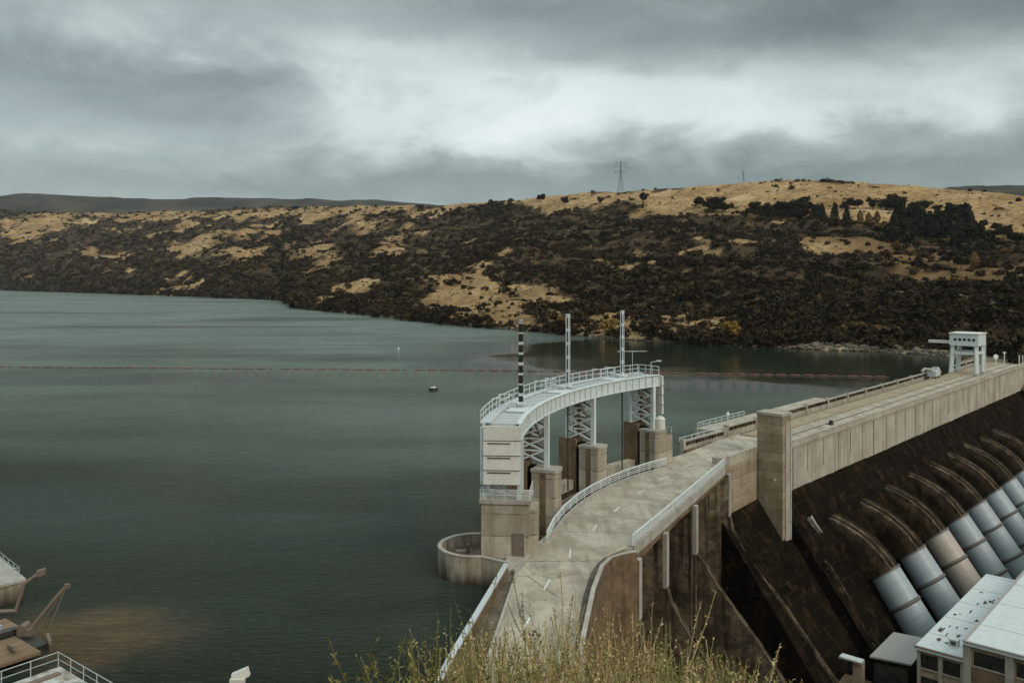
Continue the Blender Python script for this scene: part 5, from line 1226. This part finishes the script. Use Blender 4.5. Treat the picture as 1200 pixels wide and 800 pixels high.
m = MB(); slabq(m, (-32,60.4), 12, 14, -.8, 2.2); m.build('hull', M['dark_steel'], p_)
m = MB(); slabq(m, (-32,60.4), 12, 14, 2.2, 2.5); m.build('deck', M['boards'], p_)
m = MB(); slabq(m, (-31.6,59.4), .5, 12, 2.5, 2.62); m.build('deck_beam', M['brown_steel'], p_)
c0 = Vector((-32,60.2,0)); railing('pontoon_railing', 'thin white two-rail fence around boarded pontoon corner', [tuple((c0+e2*13)[:2]), tuple(c0[:2]), tuple((c0+e1*11)[:2])], 2.5, 1.1, 1.9, (1.,.55), 'grey_steel', .03)
railing('shore_railing', 'short pale handrail on bank right of boarded pontoon', [(-24.6,54.6),(-22.,55.2)], 2.5, 1.1, 1.3, (1.,.5), 'white_steel', .04)
# floodlight on the near bank
g = Vector((-14.3,45,5.)); t = thing('floodlight', 'white floodlight head on a pole rising at bottom edge', 'floodlight', g)
zt = EYE-.467*45
m = MB(); m.tube([(g.x,g.y,2.5),(g.x,g.y,zt-.1)], .07, 8); m.build('pole', M['grey_steel'], t)
m = MB(); m.box((g.x,g.y,zt+.1), .85, .5, .42, Vector((.92,.2,.32)), None, Vector((-.3,.1,.95))); m.box((g.x-.1,g.y-.25,zt-.12), .75, .3, .25); m.build('lamp_head', M['white_panel'], t)

# ------------------------------------------------------------------ foreground weeds
def leaf(V, F, T, c, d, L, w, tone, r):
    d = d/np.linalg.norm(d); s = np.cross(d, r.normal(size=3)); s /= np.linalg.norm(s)+1e-9; n = len(V)
    V += [c, c+d*L*.5+s*w, c+d*L, c+d*L*.5-s*w]; F.append((n, n+1, n+2, n+3)); T.append(tone)
def weed(V, F, T, base, H, r, lean, leafy=1., thick=.0026, leafl=.028, tonebase=.5, branch=3):
    n0 = 7; pts = []
    p = np.array(base, float); d = np.array([lean[0], lean[1], 1.]); d /= np.linalg.norm(d)
    for i in range(n0+1):
        pts.append(p.copy()); p = p+d*H/n0; d = d+np.array([r.normal(0,.07), r.normal(0,.07), 0]); d /= np.linalg.norm(d)
    stems = [(pts, thick)]
    for b_ in range(branch):
        i = r.integers(2, n0-1); q = pts[i].copy(); a_ = r.uniform(0,6.283); dd = np.array([math.cos(a_)*.55, math.sin(a_)*.55, 1.]); L = H*r.uniform(.12,.34); bp_ = []
        for k in range(5): bp_.append(q.copy()); q = q+dd/np.linalg.norm(dd)*L/4; dd[2] += .18
        stems.append((bp_, thick*.65))
    for ps, th in stems:
        for i in range(len(ps)-1):
            a_, b_ = ps[i], ps[i+1]; w0 = th*(1-.6*i/len(ps)); w1 = th*(1-.6*(i+1)/len(ps))
            for ax in ((1,0,0),(0,1,0)):
                ax = np.array(ax); n = len(V); V += [a_-ax*w0, a_+ax*w0, b_+ax*w1, b_-ax*w1]; F.append((n,n+1,n+2,n+3)); T.append(np.clip(tonebase+r.normal(0,.12),0,1))
            m_ = r.poisson(4.2*leafy*(np.linalg.norm(b_-a_)/.1))
            for _ in range(m_):
                c = a_+(b_-a_)*r.uniform(0,1); a2 = r.uniform(0,6.283)
                leaf(V, F, T, c, np.array([math.cos(a2), math.sin(a2), r.uniform(.2,1.4)]), leafl*r.uniform(.5,1.3), leafl*r.uniform(.13,.30), np.clip(tonebase+r.normal(0,.25),0,1), r)
def bz(x, y): return float(bank_z(np.array([x]), np.array([y]))[0])
r = np.random.default_rng(5); V = []; F = []; T = []; V2 = []; F2 = []; T2 = []
cnt = 0
while cnt < 680:
    u = r.uniform(505, 905); d = r.uniform(3.4, 6.2)
    top = np.interp(u, [505,525,560,620,700,760,800,850,890,905], [772,746,754,738,740,756,774,778,782,798])+abs(r.normal(0,19))-8*(r.random() < .15)*3
    if top > 800: cnt += 1; continue
    x = (u-600)/1000*d; zt = EYE-(top-325)*d/1000; zb = bz(x, d)
    H = min(max(zt-zb, .35), 1.5); 
    green = r.random() < .32+.25*(u < 600)
    tgt = (V2, F2, T2) if green else (V, F, T)
    weed(*tgt, (x-r.normal(0,.04), d, zt-H), H, r, (r.normal(0,.10), r.normal(0,.06)), leafy=1.0, leafl=.019 if not green else .024, tonebase=r.uniform(.2,.8), branch=4); cnt += 1
tag(raw_mesh('dry_weeds', np.array(V), np.array(F), M['weed'], {'tone':('FACE', T)}), 'thick band of straw coloured weeds along bottom edge', 'weeds', kind='stuff')
tag(raw_mesh('green_weeds', np.array(V2), np.array(F2), M['weed_green'], {'tone':('FACE', T2)}), 'olive green weed leaves mixed through straw band at bottom', 'weeds', kind='stuff')
stalks = [(657,668,5.0,'tall pale weed stalk rising in front of curved retaining wall','weed'),(773,703,4.6,'tall pale weed stalk against dark spillway bay','weed'),(618,672,5.2,'thin dark-leaved weed stalk rising over road left of centre dash','weed_green'),
          (599,678,5.6,'slender weed stalk leaning over left half of road','weed_green'),(681,722,5.0,'short pale weed stalk right of tallest one','weed'),(846,752,4.4,'pale weed stalk at foot of dark chute walls','weed'),(881,758,4.6,'rightmost pale weed stalk of foreground clump','weed'),
          (800,770,4.5,'pale weed stalk between two taller right-hand stalks','weed'),(742,728,4.9,'weed stalk in front of brown pit edge','weed'),(520,745,4.4,'bushy green weed at left end of foreground clump','weed_green'),(640,700,5.4,'fine weed stalk over road right of centre dashes','weed_green'),(905,790,4.5,'last thin weed stem right of foreground clump','weed'),
          (438,768,4.4,'green weed sprig between leftmost stem and leaning stem','weed_green'),(492,762,4.6,'green weed sprig just left of bushy foreground clump','weed_green'),
          (415,758,4.3,'leftmost green weed stem over dark water','weed_green'),(463,752,4.4,'tall leaning green weed stem over dark water','weed_green'),(472,776,4.3,'small green weed stem right of leaning one','weed_green'),(386,790,4.2,'tip of a green weed stem lowest at left','weed_green')]
for u, top, d, lb, mt in stalks:
    x = (u-600)/1000*d; zt = EYE-(top-325)*d/1000; zb = bz(x, d); H = min(zt-zb+.05, 1.45); a_ = []; b_ = []; c_ = []
    ln_ = .38 if 'leaning' in lb else r.normal(0,.05)
    weed(a_, b_, c_, (x-ln_*H*.9, d, zt-H*(1 if abs(ln_)<.2 else .92)), H, r, (ln_, 0), leafy=1.3 if mt == 'weed' else 1.2, thick=(.0065 if u < 500 else .0045), leafl=(.034 if u < 500 else .022), tonebase=.85 if mt == 'weed' else .35, branch=6)
    loc = Vector((x, d, zt-H)); arr = np.array(a_)-np.array(loc[:])
    tag(raw_mesh('weed_stalk', arr, np.array(b_), M[mt], {'tone':('FACE', c_)}, loc=loc), lb, 'weed')

# ------------------------------------------------------------------ air
def haze():
    m = bpy.data.materials.new('thin_damp_air'); m.use_nodes = True; nt = m.node_tree; nt.nodes.clear()
    o = nt.nodes.new('ShaderNodeOutputMaterial'); v = nt.nodes.new('ShaderNodeVolumePrincipled'); nt.links.new(v.outputs[0], o.inputs['Volume'])
    v.inputs['Color'].default_value = (.80,.86,.88,1); v.inputs['Density'].default_value = HAZE; v.inputs['Anisotropy'].default_value = .1
    b = MB(); b.box((-500,2900,330), 15000, 8600, 760); x = b.build('haze', m); tag(x, kind='stuff'); x['label'] = 'thin grey haze over the far hills'
HAZE = 2.6e-5
haze()
